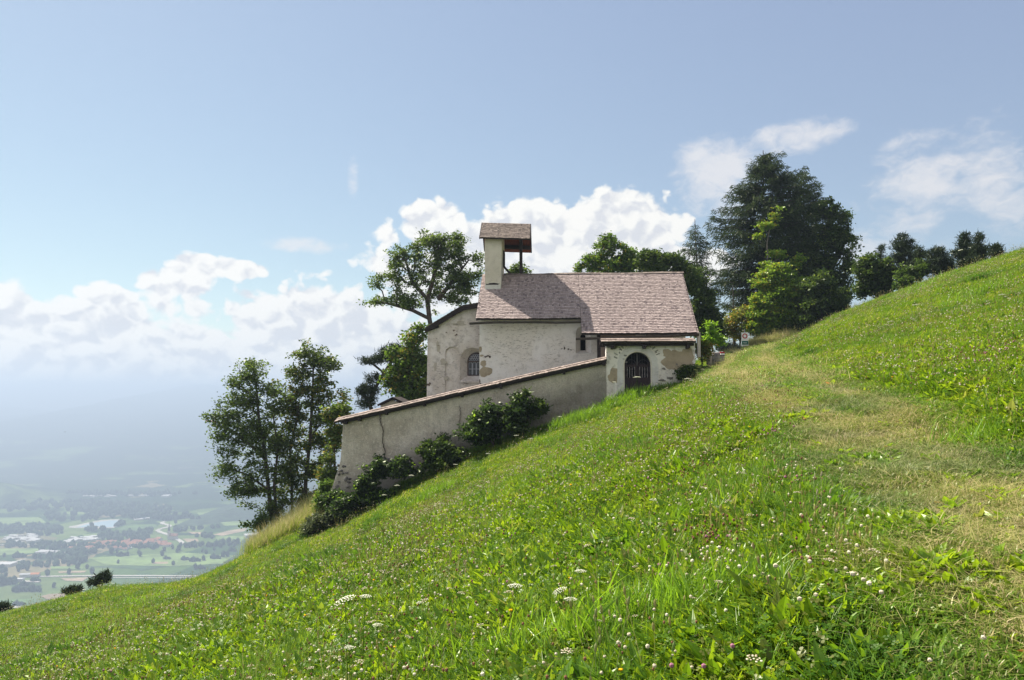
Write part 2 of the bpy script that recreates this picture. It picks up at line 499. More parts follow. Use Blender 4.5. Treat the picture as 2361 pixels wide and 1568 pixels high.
for i, (pts, mm) in enumerate([
    ([(0, 445), (340, 440), (395, 488), (180, 520), (0, 518)], M_field_l),
    ([(1000, 548), (1080, 505), (1330, 500), (1350, 520), (1180, 556)], M_field_m), ([(1330, 478), (1680, 478), (1600, 508), (1480, 515), (1400, 500)], M_field_l),
    ([(1600, 565), (1740, 570), (1720, 590), (1640, 582)], M_field_b), ([(1820, 590), (1960, 555), (2120, 530), (2090, 560), (1900, 600)], M_field_b), ([(1850, 605), (2120, 600), (2060, 650), (1840, 632)], M_field_l),
    ([(700, 590), (860, 575), (900, 590), (860, 612), (730, 608)], M_field_l), ([(0, 710), (340, 708), (330, 745), (0, 768)], M_field_l), ([(1560, 625), (1690, 625), (1700, 648), (1600, 655)], M_field_b),
    ([(710, 862), (1200, 860), (1430, 862), (1210, 900), (1120, 880), (760, 866)], M_field_d), ([(1170, 915), (1280, 915), (1300, 942), (1160, 942)], M_field_d), ([(1460, 925), (1620, 922), (1600, 945), (1440, 945)], M_field_d),
    ([(760, 790), (1580, 745), (2000, 770), (1900, 840), (1450, 862), (900, 850)], M_field_l), ([(1310, 825), (1440, 822), (1430, 840), (1300, 842)], M_field_b), ([(500, 905), (740, 900), (720, 915), (500, 918)], M_field_b),
    ([(350, 1120), (420, 1100), (720, 1080), (560, 1150), (400, 1145)], M_field_b), ([(0, 1150), (300, 1140), (420, 1180), (200, 1210), (0, 1200)], M_field_m), ([(520, 965), (760, 955), (700, 990), (560, 985)], M_field_b),
    ([(1860, 470), (2200, 480), (2160, 510), (1920, 515)], M_field_l), ([(520, 398), (900, 395), (940, 412), (600, 420)], M_field_l), ([(1680, 405), (1900, 380), (1880, 400), (1700, 425)], M_field_l),
    ([(80, 1020), (340, 1005), (360, 1030), (120, 1045)], M_field_d), ([(430, 860), (720, 870), (700, 890), (440, 885)], M_field_l)]):
    flat_poly('field', pts, mm, .3 + .04 * i, 'farm field on the valley floor')
def road(pts7, w, label, name='road', dz=1.6):
    pts = [V7(x, y) for x, y in pts7]
    mb = MB(); vs = []
    for i, p in enumerate(pts):
        d = (pts[min(i + 1, len(pts) - 1)] - pts[max(i - 1, 0)]).normalized(); n = Vector((-d.y, d.x, 0)) * w / 2
        vs += [(p.x + n.x, p.y + n.y, VZ + dz), (p.x - n.x, p.y - n.y, VZ + dz)]
    mb.add(vs, [(2 * i, 2 * i + 1, 2 * i + 3, 2 * i + 2) for i in range(len(pts) - 1)])
    o = mb.build(name, M_road); tag(o, label, kind='structure')
road([(1415, 478), (1385, 485), (1392, 497), (1452, 514), (1450, 522), (1370, 543), (1345, 556), (1370, 570), (1440, 592), (1500, 622), (1540, 645), (1570, 672)], 14, 'winding pale road in the valley')
road([(250, 952), (800, 944), (1300, 944), (1720, 948)], 9, 'straight pale road across the valley')
road([(800, 962), (1300, 962), (1700, 962)], 5, 'straight pale track across the valley', dz=1.8)
road([(0, 1204), (120, 1212), (260, 1226), (420, 1240)], 12, 'pale road at the near edge of the valley')
road([(10, 985), (120, 978), (200, 990), (340, 996)], 12, 'pale farm yard road')
road([(0, 832), (60, 834), (140, 820), (230, 800)], 8, 'pale lane beside the sheds')
road([(0, 680), (420, 676), (560, 668)], 8, 'pale road through the village')

# woods: bands of trees, read as masses
M_wood = flat_mat('valley_woodland', (.030, .055, .022), var=.4, scale=.05)
ico_bm = bmesh.new(); bmesh.ops.create_icosphere(ico_bm, subdivisions=1, radius=1)
ICO_V = np.array([v.co[:] for v in ico_bm.verts]); ICO_F = np.array([[v.index for v in f.verts] for f in ico_bm.faces]); ico_bm.free()
def tree_dots(pos, sz):
    n = len(pos)
    S = sz[:, None, None] * (ICO_V * np.array([1, 1, 1.25]))[None] * rng.uniform(.7, 1.2, (n, len(ICO_V), 1))
    V = pos[:, None] + S; V[:, :, 2] += sz[:, None] * .9
    F = ICO_F[None] + (np.arange(n) * len(ICO_V))[:, None, None]
    return V.reshape(-1, 3), F.reshape(-1, 3)
def wood(polys7, dens, name, label, h=9):
    allp = []
    for poly in polys7:
        q = np.array([V7(*p)[:2] for p in poly]); lo = q.min(0); hi = q.max(0)
        n = int((hi - lo).prod() * dens)
        r = rng.uniform(lo, hi, (n, 2))
        ins = np.zeros(n, bool); j = len(q) - 1
        for i in range(len(q)):
            c = ((q[i, 1] > r[:, 1]) != (q[j, 1] > r[:, 1])) & (r[:, 0] < (q[j, 0] - q[i, 0]) * (r[:, 1] - q[i, 1]) / (q[j, 1] - q[i, 1] + 1e-9) + q[i, 0])
            ins ^= c; j = i
        r = r[ins]; r = r[fbm(r[:, 0], r[:, 1], 70) > -.75]
        allp.append(r)
    r = np.concatenate(allp); pos = np.c_[r, np.full(len(r), VZ)]
    V, F = tree_dots(pos, rng.uniform(.5, 1.0, len(r)) * h)
    o = np_mesh(name, V, F, M_wood, smooth=True); tag(o, label, 'woodland', kind='stuff')
wood([[(0, 895), (60, 860), (300, 850), (560, 845), (590, 860), (250, 872), (0, 918)], [(380, 790), (560, 745), (650, 735), (740, 800), (720, 835), (580, 845), (420, 820)],
      [(560, 720), (830, 735), (840, 760), (640, 765)], [(320, 700), (500, 690), (490, 720), (340, 730)]], .006, 'woodland', 'dark band of woods crossing the near valley fields', 9)
wood([[(0, 520), (330, 505), (540, 545), (420, 600), (330, 600), (100, 575), (0, 590)], [(0, 676), (900, 672), (1050, 690), (1400, 690), (1300, 718), (850, 715), (350, 700), (0, 705)],
      [(830, 590), (1230, 580), (1300, 625), (1240, 650), (860, 650)], [(1540, 680), (2040, 655), (2030, 695), (1560, 700)], [(1180, 560), (1300, 560), (1290, 620), (1220, 620)], [(420, 520), (540, 580), (420, 600)],
      [(1700, 590), (1830, 600), (1820, 625), (1650, 610)], [(980, 520), (1090, 465), (1110, 470), (1000, 540)], [(1480, 545), (1900, 515), (1890, 530), (1500, 570)],
      [(740, 540), (1000, 540), (880, 560), (720, 560)], [(780, 510), (815, 510), (810, 530), (770, 530)]], .0042, 'woodland', 'dark woods round the valley village and lake', 9)
wood([[(0, 330), (600, 300), (1300, 340), (1650, 440), (1700, 470), (1080, 465), (700, 410), (400, 385), (0, 395)], [(340, 410), (640, 420), (620, 480), (420, 475)], [(0, 235), (900, 228), (1800, 240), (1300, 262), (500, 262), (0, 280)],
      [(700, 430), (860, 425), (850, 460), (700, 480)]], .0016, 'woodland', 'far hazy forest belt across the valley', 12)

# hills at the valley's edges and the mountains beyond
def ridge_mesh(name, prof, depth_front, depth_back, mat, label, amp=20, n=160, rows=36, base=VZ, kind='structure'):
    """prof: (photo px, py, Y) along the crest"""
    C = np.array([[*P(px, py, Y)] for px, py, Y in prof])
    tt = np.linspace(0, 1, len(C)); ts = np.linspace(0, 1, n)
    cr = np.c_[[np.interp(ts, tt, C[:, k]) for k in range(3)]].T
    Vs = []
    for j in range(rows + 1):
        f = j / rows
        if f <= .62:
            k = f / .62; y = cr[:, 1] - depth_front * (1 - k); z = base + (cr[:, 2] - base) * (k ** 1.15)
        else:
            k = (f - .62) / .38; y = cr[:, 1] + depth_back * k; z = base + (cr[:, 2] - base) * (1 - k)
        x = cr[:, 0]
        hh = np.clip((z - base) / 200, 0, 1)
        z = z + amp * hh * (fbm(x, y, 900, 1) * .5 + fbm(x, y, 260, 3) * .35 + fbm(x, y, 90, 5) * .15) * (1 - .3 * (f > .55))
        Vs.append(np.c_[x, y, z])
    V = np.concatenate(Vs); idx = np.arange(len(V)).reshape(rows + 1, n)
    F = np.c_[idx[:-1, :-1].ravel(), idx[:-1, 1:].ravel(), idx[1:, 1:].ravel(), idx[1:, :-1].ravel()]
    o = np_mesh(name, V, F, mat, smooth=True); tag(o, label, kind=kind)
    return o
m, t, out = newmat('mountain_forest')
tcn = t.n('ShaderNodeTexCoord')
nn = t.noise(tcn.outputs['Object'], .0022, 8, .62); n2 = t.noise(tcn.outputs['Object'], .01, 5, .6)
sz = t.n('ShaderNodeSeparateXYZ'); t.l(tcn.outputs['Object'], sz.inputs[0])
open_ = t.rng(t.m('SUBTRACT', nn, t.m('MULTIPLY', t.rng(sz.outputs[2], -420, -150), .15)), .50, .60)
c = t.mix(open_, (.022, .042, .020), (.13, .19, .06))
c = t.mix(t.rng(n2, .62, .70, 0, .5), c, (.3, .27, .2))
pbr(t, out, c, 1, spec=0); M_mtn = m
ridge_mesh('mountain', [(-1100, 900, 9600), (-300, 905, 9500), (-60, 930, 9400), (120, 950, 9300), (300, 925, 9300), (420, 890, 9400), (480, 885, 9500), (560, 892, 9500), (700, 889, 9600), (900, 888, 9800), (1300, 888, 10000), (1800, 890, 10200), (2700, 890, 10500)],
           5600, 3500, M_mtn, 'blue hazy mountain rising beyond the valley into the clouds', 30, 240, 80)
ridge_mesh('hill', [(-420, 1040, 3200), (-150, 1085, 3150), (-20, 1108, 3100), (12, 1117, 3100), (40, 1128, 3090), (75, 1144, 3090), (120, 1156, 3090), (170, 1163, 3100)], 160, 400, M_mtn, 'small dark wooded hill at the left edge of the valley', 14)
ridge_mesh('hill', [(440, 1196, 2680), (490, 1186, 2700), (540, 1171, 2750), (600, 1160, 2800), (700, 1145, 2850), (900, 1135, 2900)], 150, 400, M_wood, 'low forested ridge behind the left trees', 10)

# houses of the village: one built, then copied
M_hw = flat_mat('house_wall', (.62, .58, .50), var=.1, scale=.5); M_ro = flat_mat('house_roof_red', (.42, .20, .13), var=.25, scale=.3); M_rw = flat_mat('shed_roof_white', (.52, .52, .51), var=.05, scale=.1)
def gable_house(w, d, h, rh, rmat, name):
    mb = MB(); mb.box(-w / 2, w / 2, -d / 2, d / 2, 0, h)
    mb.add([(-w / 2, -d / 2, h), (-w / 2, d / 2, h), (-w / 2, 0, h + rh), (w / 2, -d / 2, h), (w / 2, d / 2, h), (w / 2, 0, h + rh)], [(0, 2, 1), (3, 4, 5)])
    o = 0.6
    mb.add([(-w / 2 - o, -d / 2 - o, h - o * rh / d * 2), (w / 2 + o, -d / 2 - o, h - o * rh / d * 2), (w / 2 + o, 0, h + rh + .1), (-w / 2 - o, 0, h + rh + .1), (w / 2 + o, d / 2 + o, h - o * rh / d * 2), (-w / 2 - o, d / 2 + o, h - o * rh / d * 2)],
           [(0, 1, 2, 3), (3, 2, 4, 5)], 1)
    return mb.build(name, [M_hw, rmat])
h_red = gable_house(13, 9, 5.5, 3, M_ro, 'house'); h_wht = gable_house(30, 16, 6, 1.6, M_rw, 'shed')
def scatter7(poly, n):
    q = np.array(poly, float); lo = q.min(0); hi = q.max(0); res = []
    while len(res) < n:
        p = rng.uniform(lo, hi); ins = False; j = len(q) - 1
        for i in range(len(q)):
            if (q[i, 1] > p[1]) != (q[j, 1] > p[1]) and p[0] < (q[j, 0] - q[i, 0]) * (p[1] - q[i, 1]) / (q[j, 1] - q[i, 1]) + q[i, 0]: ins = not ins
            j = i
        if ins: res.append(p)
    return res
first = True
for poly, n, where in (([(830, 655), (1340, 640), (1480, 690), (1180, 705), (760, 690)], 85, 'packed into the core of the distant village'), ([(1330, 625), (1380, 628), (1370, 650), (1340, 650)], 4, 'just beside the village church spire'), ([(560, 708), (830, 705), (830, 730), (580, 725)], 12, 'in the row before the village by the woods'), ([(940, 705), (1100, 708), (1090, 722), (960, 722)], 7, 'at the near edge of the village by the fields')):
    for p in scatter7(poly, n):
        w_ = V7(*p)
        o = h_red if first else h_red.copy()
        if not first: col.objects.link(o)
        first = False
        o.location = (w_.x, w_.y, VZ); o.rotation_euler = (0, 0, rng.uniform(-.6, .6)); s = rng.uniform(.75, 1.35); o.scale = (s, s, s)
        tag(o, 'small red roofed house ' + where, 'house', 'red roofed village houses')
first = True
for poly, n, where in (([(50, 600), (300, 595), (310, 665), (60, 665)], 26, 'in the works area at the far left of the valley'), ([(540, 640), (640, 610), (800, 600), (880, 625), (700, 655), (560, 665)], 18, 'between the lake and the village'), ([(1010, 705), (1100, 708), (1090, 720), (1020, 720)], 3, 'glinting before the near edge of the village'), ([(320, 735), (560, 738), (550, 755), (360, 755)], 6, 'behind the dark band of near woods'),
                ([(700, 255), (1500, 258), (1480, 270), (760, 268)], 12, 'in the thin bright line far across the valley'), ([(1100, 450), (1260, 448), (1250, 468), (1120, 466)], 4, 'right of the lake')):
    for p in scatter7(poly, n):
        w_ = V7(*p)
        o = h_wht if first else h_wht.copy()
        if not first: col.objects.link(o)
        first = False
        o.location = (w_.x, w_.y, VZ); o.rotation_euler = (0, 0, rng.uniform(-.5, .5)); s = rng.uniform(.5, 1.15); o.scale = (s, s * .9, s * .8)
        tag(o, 'tiny pale flat roofed shed ' + where, 'shed', 'pale valley sheds')
# the church spire
M_dk = flat_mat('spire_slate', (.10, .09, .09), var=.1)
w_ = V7(1443, 628)
sp = empty('village_church', (w_.x, w_.y, VZ)); tag(sp, 'distant village church with a thin pointed spire beside the winding road', 'church')
mb = MB(); mb.box(-3.2, 3.2, -3.2, 3.2, 0, 26); mb.build('tower', M_hw, sp)
mb = MB(); mb.bar((0, 0, 26), (0, 0, 52), 8, n=8, w2=.3, rot=.39); mb.build('spire', M_dk, sp)
mb = MB(); mb.box(3.3, 26, -6, 6, 0, 11); mb.build('nave', M_hw, sp)
mb = MB(); mb.add([(3.2, -7, 10.5), (27, -7, 10.5), (27, 0, 18), (3.2, 0, 18), (27, 7, 10.5), (3.2, 7, 10.5)], [(0, 1, 2, 3), (3, 2, 4, 5), (1, 4, 2), (0, 3, 5)]); mb.build('roof', M_ro, sp)
# the farm with the orange roof
w_ = V7(255, 950)
fb = empty('farm_building', (w_.x, w_.y, VZ), .12); tag(fb, 'long farm building half white half orange roofed in the near valley', 'building')
mb = MB(); mb.box(-22, 22, -5, 5, 0, 7); mb.build('wall', M_hw, fb)
mb = MB(); mb.add([(2, -6, 6.9), (23, -6, 6.9), (23, 0, 10), (2, 0, 10), (23, 6, 6.9), (2, 6, 6.9)], [(0, 1, 2, 3), (3, 2, 4, 5)]); mb.build('roof', flat_mat('farm_roof', (.62, .25, .10), var=.1), fb)
mb = MB(); mb.add([(-23, -6, 6.9), (1.9, -6, 6.9), (1.9, 0, 9.4), (-23, 0, 9.4), (1.9, 6, 6.9), (-23, 6, 6.9)], [(0, 1, 2, 3), (3, 2, 4, 5)]); mb.build('roof', M_rw, fb)['label'] = 'white half of the roof'
def big_shed(x, y, w, d, lab, rz=0.0):
    w_ = V7(x, y); mb = MB(); mb.box(-w / 2, w / 2, -d / 2, d / 2, 0, 6); mb.box(-w / 2 - .5, w / 2 + .5, -d / 2 - .5, d / 2 + .5, 6.004, 7.2, 1)
    o = mb.build('warehouse', [M_hw, M_rw]); o.location = (w_.x, w_.y, VZ); o.rotation_euler = (0, 0, rz); tag(o, lab, 'warehouse')
big_shed(20, 855, 60, 30, 'large white warehouse at the left edge behind the woods')
big_shed(2190, 600, 70, 34, 'large white greenhouse roof just behind the left trees', .5)
big_shed(205, 850, 16, 9, 'small white shed standing at the edge of the near woods')
big_shed(150, 990, 26, 12, 'low white farm shed in front of the orange roofed farm', .1)
# single trees standing in the fields
V_, F_ = tree_dots(np.zeros((1, 3)), np.array([5.5])); fld = np_mesh('field_tree', V_, F_, M_wood, smooth=True)
V_, F_ = tree_dots(np.array([[0, 0, 0], [7, 2, 0], [-6, 1, 0], [13, 0, 0], [3, 3, 0.]]), np.array([5.5, 4.5, 4.2, 3.5, 4])); bush_m = np_mesh('field_copse', V_, F_, M_wood, smooth=True)
spots = [(35, 780), (295, 795), (340, 785), (340, 795), (160, 905), (235, 895), (48, 955), (405, 940), (665, 880), (745, 880), (785, 920), (1010, 835), (1090, 770), (1185, 752), (1385, 770), (1310, 832), (1405, 730), (1515, 740), (1530, 725),
         (1760, 755), (1830, 725), (1730, 740), (1910, 780), (1670, 882), (460, 1040), (590, 925), (1945, 775), (1480, 850), (1740, 810), (1200, 775), (1000, 745), (955, 750), (1475, 712), (1625, 700), (120, 1000), (1660, 545), (1500, 492), (1110, 560)]
first = True
for x, y in spots:
    w_ = V7(x, y); o = fld if first else fld.copy()
    if not first: col.objects.link(o)
    first = False; s = rng.uniform(.8, 1.5); o.location = (w_.x, w_.y, VZ); o.scale = (s, s, s * 1.1); o.rotation_euler = (0, 0, rng.uniform(0, 6))
    tag(o, 'single dark tree standing in the open valley fields', 'tree', 'single trees in the valley fields')
first = True
for x, y, s in ((1035, 775, 1.3), (150, 785, 1.5), (1655, 820, 1.3), (1715, 880, 1.0), (1575, 808, 1.1), (290, 990, 1.1), (205, 1030, 1.2), (150, 1076, 1.5), (280, 1072, 1.6), (145, 1198, 1.1), (10, 1020, 2.2), (1830, 795, 1.4), (1980, 730, 1.2), (1785, 612, 1.3), (1420, 800, .9), (90, 655, 1.2)):
    w_ = V7(x, y); o = bush_m if first else bush_m.copy()
    if not first: col.objects.link(o)
    first = False; o.location = (w_.x, w_.y, VZ); o.scale = (s, s, s); o.rotation_euler = (0, 0, rng.uniform(-.4, .4))
    tag(o, 'small dark clump of trees in the open valley fields', 'trees', 'clumps of trees in the valley fields')
# ------------------------------------------------------------------ masonry materials
def plaster(name, base, warm, dirt, stain_scale=.6, grime=.5, pock=.5, rough_bump=1.0, low=None):
    """old lime plaster: broad tone changes, small pits and knocked-off spots, darker damp foot"""
    m, t, out = newmat(name)
    tcn = t.n('ShaderNodeTexCoord'); ob = tcn.outputs['Object']
    st = t.n('ShaderNodeMapping'); st.inputs['Scale'].default_value = (1, 1, .75); t.l(ob, st.inputs[0])
    n1 = t.noise(st.outputs[0], stain_scale, 6, .62, .3); n2 = t.noise(ob, 3.2, 6, .65); n3 = t.noise(ob, 16, 5, .7); n4 = t.noise(ob, 45, 3, .6)
    hs = t.n('ShaderNodeMapping'); hs.inputs['Scale'].default_value = (1.1, 1.1, 4.5); t.l(ob, hs.inputs[0])
    n5 = t.noise(hs.outputs[0], 5.5, 7, .76, .4)
    c = t.mix(t.rng(n1, .36, .62), base, warm)
    c = t.mix(t.rng(n2, .48, .72, 0, grime), c, dirt)
    c = t.mix(t.rng(n3, .55, .75, 0, .35), c, dirt)
    pit = t.m('MULTIPLY', t.rng(n5, .57, .63), t.rng(n1, .42, .56, .12, 1))
    c = t.mix(t.m('MULTIPLY', pit, pock), c, (.20, .155, .13))
    if low is not None:
        sz = t.n('ShaderNodeSeparateXYZ'); t.l(ob, sz.inputs[0])
        lo = t.rng(t.m('ADD', sz.outputs[2], t.m('MULTIPLY', t.m('SUBTRACT', n2, .5), 1.6)), low[0], low[1], 1, 0)
        c = t.mix(t.m('MULTIPLY', lo, low[2]), c, low[3])
    h = t.m('ADD', t.m('ADD', t.m('MULTIPLY', n3, .5), t.m('MULTIPLY', n4, .35)), t.m('SUBTRACT', t.m('MULTIPLY', n2, .6), t.m('MULTIPLY', pit, .35)))
    pbr(t, out, c, .95, bump=h, bdist=.035 * rough_bump, spec=.1)
    return m
M_white = plaster('lime_plaster', (.79, .735, .70), (.73, .66, .60), (.46, .42, .39), .5, .55, .9)
M_choir = plaster('lime_plaster_choir', (.76, .69, .65), (.60, .52, .46), (.42, .37, .34), .8, .9, 1.0)
M_tower = plaster('lime_plaster_tower', (.66, .60, .51), (.58, .52, .43), (.40, .36, .28), .5, .35, .35)
M_gatew = plaster('lime_plaster_gateway', (.80, .755, .69), (.70, .64, .56), (.28, .25, .21), .8, .7, .45)
M_bare = plaster('bare_plaster', (.42, .34, .24), (.36, .29, .20), (.22, .18, .13), 1.2, .4, .2, 1.3)
M_ring = plaster('limewash_ring', (.66, .64, .60), (.6, .57, .52), (.42, .38, .33), 1.0, .4, .3)
def wall_mat():
    m, t, out = newmat('rough_render')
    tcn = t.n('ShaderNodeTexCoord'); ob = tcn.outputs['Object']
    n1 = t.noise(ob, .45, 6, .65, .4); n2 = t.noise(ob, 2.2, 6, .68, .2); n3 = t.noise(ob, 22, 5, .75); n4 = t.noise(ob, 9, 4, .6)
    c = t.mix(t.rng(n1, .38, .62), (.80, .72, .60), (.60, .52, .42))
    c = t.mix(t.rng(n2, .45, .70, 0, .5), c, (.36, .32, .26))
    c = t.mix(t.rng(n3, .48, .64, 0, .5), c, (.27, .24, .20))
    c = t.mix(t.rng(n4, .53, .66, 0, .7), c, (.80, .74, .64))
    sp = t.n('ShaderNodeSeparateXYZ'); t.l(ob, sp.inputs[0])
    vs_ = t.n('ShaderNodeMapping'); vs_.inputs['Scale'].default_value = (2.6, 2.6, .22); t.l(ob, vs_.inputs[0])
    st_ = t.noise(vs_.outputs[0], 1.6, 5, .65, .2)
    c = t.mix(t.rng(st_, .52, .68, 0, .28), c, (.33, .285, .225)); c = t.mix(t.rng(st_, .40, .30, 0, .25), c, (.70, .66, .58))
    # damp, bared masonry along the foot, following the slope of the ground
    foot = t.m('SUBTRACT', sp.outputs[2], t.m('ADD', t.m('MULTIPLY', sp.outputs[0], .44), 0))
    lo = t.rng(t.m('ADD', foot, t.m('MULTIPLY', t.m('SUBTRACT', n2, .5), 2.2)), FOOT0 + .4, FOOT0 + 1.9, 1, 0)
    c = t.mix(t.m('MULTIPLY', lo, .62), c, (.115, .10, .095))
    h = t.m('ADD', t.m('MULTIPLY', n3, .7), t.m('ADD', t.m('MULTIPLY', n4, .5), t.m('MULTIPLY', n2, .8)))
    pbr(t, out, c, .97, bump=h, bdist=.12, spec=.05)
    return m
def wood_mat(name, a, b, scale=(1, 12, 12), gloss=.85):
    m, t, out = newmat(name)
    tcn = t.n('ShaderNodeTexCoord')
    mp = t.n('ShaderNodeMapping'); mp.inputs['Scale'].default_value = scale; t.l(tcn.outputs['Object'], mp.inputs[0])
    n = t.noise(mp.outputs[0], 3, 5, .65); n2 = t.noise(tcn.outputs['Object'], 1.3, 3, .5)
    c = t.mix(t.rng(n, .35, .68), a, b); c = t.mix(t.rng(n2, .5, .7, 0, .4), c, tuple(x * .6 for x in a))
    pbr(t, out, c, gloss, bump=n, bdist=.01, spec=.15)
    return m
M_wood_d = wood_mat('weathered_dark_wood', (.024, .018, .018), (.055, .043, .040))
M_wood_g = wood_mat('weathered_grey_wood', (.05, .042, .04), (.12, .10, .092))
M_wood_r = wood_mat('red_brown_boards', (.16, .045, .022), (.085, .028, .018), (8, 1, 1))
M_wood_l = wood_mat('pale_wood', (.42, .38, .33), (.55, .51, .46), (12, 12, 1))
def shingle_mat(name, a, b, d):
    m, t, out = newmat(name)
    geo = t.n('ShaderNodeNewGeometry'); tcn = t.n('ShaderNodeTexCoord')
    r = geo.outputs['Random Per Island']
    n = t.noise(tcn.outputs['Object'], .7, 5, .6); n2 = t.noise(tcn.outputs['Object'], 30, 3, .6)
    c = t.mix(r, a, b)
    c = t.mix(t.rng(t.m('FRACT', t.m('MULTIPLY', r, 7.13)), .88, .98), c, d)
    c = t.mix(t.rng(n, .5, .72, 0, .35), c, tuple(x * .75 for x in a)); c = t.mix(t.rng(n2, .55, .7, 0, .3), c, d)
    pbr(t, out, c, .8, bump=n2, bdist=.01, spec=.25)
    return m
M_shing = shingle_mat('wood_shingles', (.275, .215, .202), (.43, .345, .318), (.17, .13, .13))
M_shing_t = shingle_mat('wood_shingles_dark', (.12, .092, .078), (.26, .205, .17), (.075, .058, .05))
M_shing_l = shingle_mat('coping_shingles', (.155, .118, .098), (.30, .235, .20), (.085, .065, .055))
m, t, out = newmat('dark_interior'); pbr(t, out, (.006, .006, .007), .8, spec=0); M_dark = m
m, t, out = newmat('leaded_glass'); pbr(t, out, (.018, .020, .028), .25, spec=.5); M_glass = m
m, t, out = newmat('old_lead'); pbr(t, out, (.36, .36, .40), .6, spec=.3); M_lead = m
m, t, out = newmat('black_iron'); pbr(t, out, (.035, .03, .035), .5, spec=.4); M_iron = m
m, t, out = newmat('window_frame_brown'); pbr(t, out, (.07, .045, .04), .7, spec=.2); M_frame = m

def cx(px, py, yl): return PL(px, py, yl)
def shingles(mb, A, B, C, D, row, wid, lift=.022, thick=.02, jit=.02, sag=0.0, mi=0, cut=None, seed=1):
    """lay individual shingles on the patch A-B (eave, left to right), D-C (ridge, left to right)"""
    r = np.random.default_rng(seed)
    A, B, C, D = map(Vector, (A, B, C, D))
    up = ((D + C) / 2 - (A + B) / 2); L = up.length; rows = max(1, int(round(L / row)))
    nrm = (B - A).cross(up).normalized()
    if nrm.z < 0: nrm = -nrm
    for i in range(rows):
        f0 = i / rows; f1 = min(1.0, (i + 1.35) / rows)
        l0 = A.lerp(D, f0); r0 = B.lerp(C, f0); l1 = A.lerp(D, f1); r1 = B.lerp(C, f1)
        W = (r0 - l0).length; n = max(1, int(W / wid)); s = r.uniform(-.5, .5)
        cuts = [0.0]
        while cuts[-1] < 1:
            cuts.append(cuts[-1] + r.uniform(.6, 1.4) * wid / W)
        cuts[-1] = 1.0
        for k in range(len(cuts) - 1):
            a, b = cuts[k] + .06 * wid / W, cuts[k + 1]
            if b - a < .1 * wid / W: continue
            mid = (a + b) / 2
            if cut and cut(mid, f0): continue
            dz = nrm * (lift + r.uniform(0, jit * .5)); dd = (up / L) * r.uniform(-jit, jit)
            sg = Vector((0, 0, -sag * math.sin(math.pi * mid) * (1 - f0 * .5)))
            p0 = l0.lerp(r0, a) + dz + dd + sg; p1 = l0.lerp(r0, b) + dz + dd + sg
            q0 = l1.lerp(r1, a) + nrm * .004 + sg; q1 = l1.lerp(r1, b) + nrm * .004 + sg
            t_ = nrm * thick
            mb.add([p0, p1, q1, q0, p0 - t_, p1 - t_, q1 - t_, q0 - t_], [(0, 1, 2, 3), (4, 5, 1, 0), (5, 6, 2, 1), (7, 4, 0, 3)], mi)

def arch_pts(x0, x1, zb, zs, n=14):
    """outline of a round-headed opening, from lower left round to lower right"""
    cxm = (x0 + x1) / 2; r = (x1 - x0) / 2
    return [(x0, zb)] + [(cxm - r * math.cos(math.pi * i / n), zs + r * math.sin(math.pi * i / n)) for i in range(n + 1)] + [(x1, zb)]
def wall_with_holes(mb, outline, holes, y, depth, mi=0, back=True):
    """front face at y with holes, filled by bmesh triangulation; holes get reveals of their own depth (x-z loops)"""
    bm = bmesh.new(); loops = []
    for lp in [outline] + [h['pts'] for h in holes]:
        vs = [bm.verts.new((p[0], y, p[1])) for p in lp]
        es = [bm.edges.new((vs[i], vs[(i + 1) % len(vs)])) for i in range(len(vs))]
        loops.append((vs, es))
    bmesh.ops.triangle_fill(bm, edges=[e for _, es in loops for e in es], use_beauty=True)
    bm.verts.ensure_lookup_table(); bm.verts.index_update()
    mb.add([v.co[:] for v in bm.verts], [tuple(v.index for v in (f.verts if f.normal.y < 0 else reversed(f.verts))) for f in bm.faces], mi)
    bm.free()
    for h in holes:
        p = h['pts']; d = h['depth']; q = h.get('inner', p); n = len(p)
        mb.add([(a[0], y, a[1]) for a in p] + [(a[0], y + d, a[1]) for a in q], [(i, (i + 1) % n, n + (i + 1) % n, n + i) for i in range(n)], mi)
        if h.get('cap', False):
            mb.add([(a[0], y + d, a[1]) for a in q], [tuple(range(n))], mi)
    n = len(outline)
    mb.add([(a[0], y, a[1]) for a in outline] + [(a[0], y + depth, a[1]) for a in outline], [(i, (i + 1) % n, n + (i + 1) % n, n + i) for i in range(n)], mi)
    if back: mb.add([(a[0], y + depth, a[1]) for a in outline], [tuple(range(n))], mi)
def blob_patch(mb, c, rx, rz, y, seed, n=26, thick=.012, rough=.22, mi=0):
    r = np.random.default_rng(seed); ph = r.uniform(0, 6, 5)
    pts = []
    for i in range(n):
        a = 2 * math.pi * i / n
        k = 1 + rough * (math.sin(2 * a + ph[0]) * .6 + math.sin(3 * a + ph[1]) * .5 + math.sin(5 * a + ph[2]) * .35 + math.sin(9 * a + ph[3]) * .25)
        pts.append((c[0] + rx * k * math.cos(a), c[1] + rz * k * math.sin(a)))
    mb.add([(p[0], y - thick, p[1]) for p in pts] + [(p[0], y + .003, p[1]) for p in pts], [tuple(range(n))] + [(i, (i + 1) % n, n + (i + 1) % n, n + i) for i in range(n)], mi)

LOC0 = Vector((0, 0, 0))
def local_root(name, at, label, cat, group=None):
    w = LX * at[0] + LY * at[1] + Vector((0, 0, at[2]))
    o = empty(name, w, -YAW); o['_at'] = 0; del o['_at']
    tag(o, label, cat, group)
    return o, at

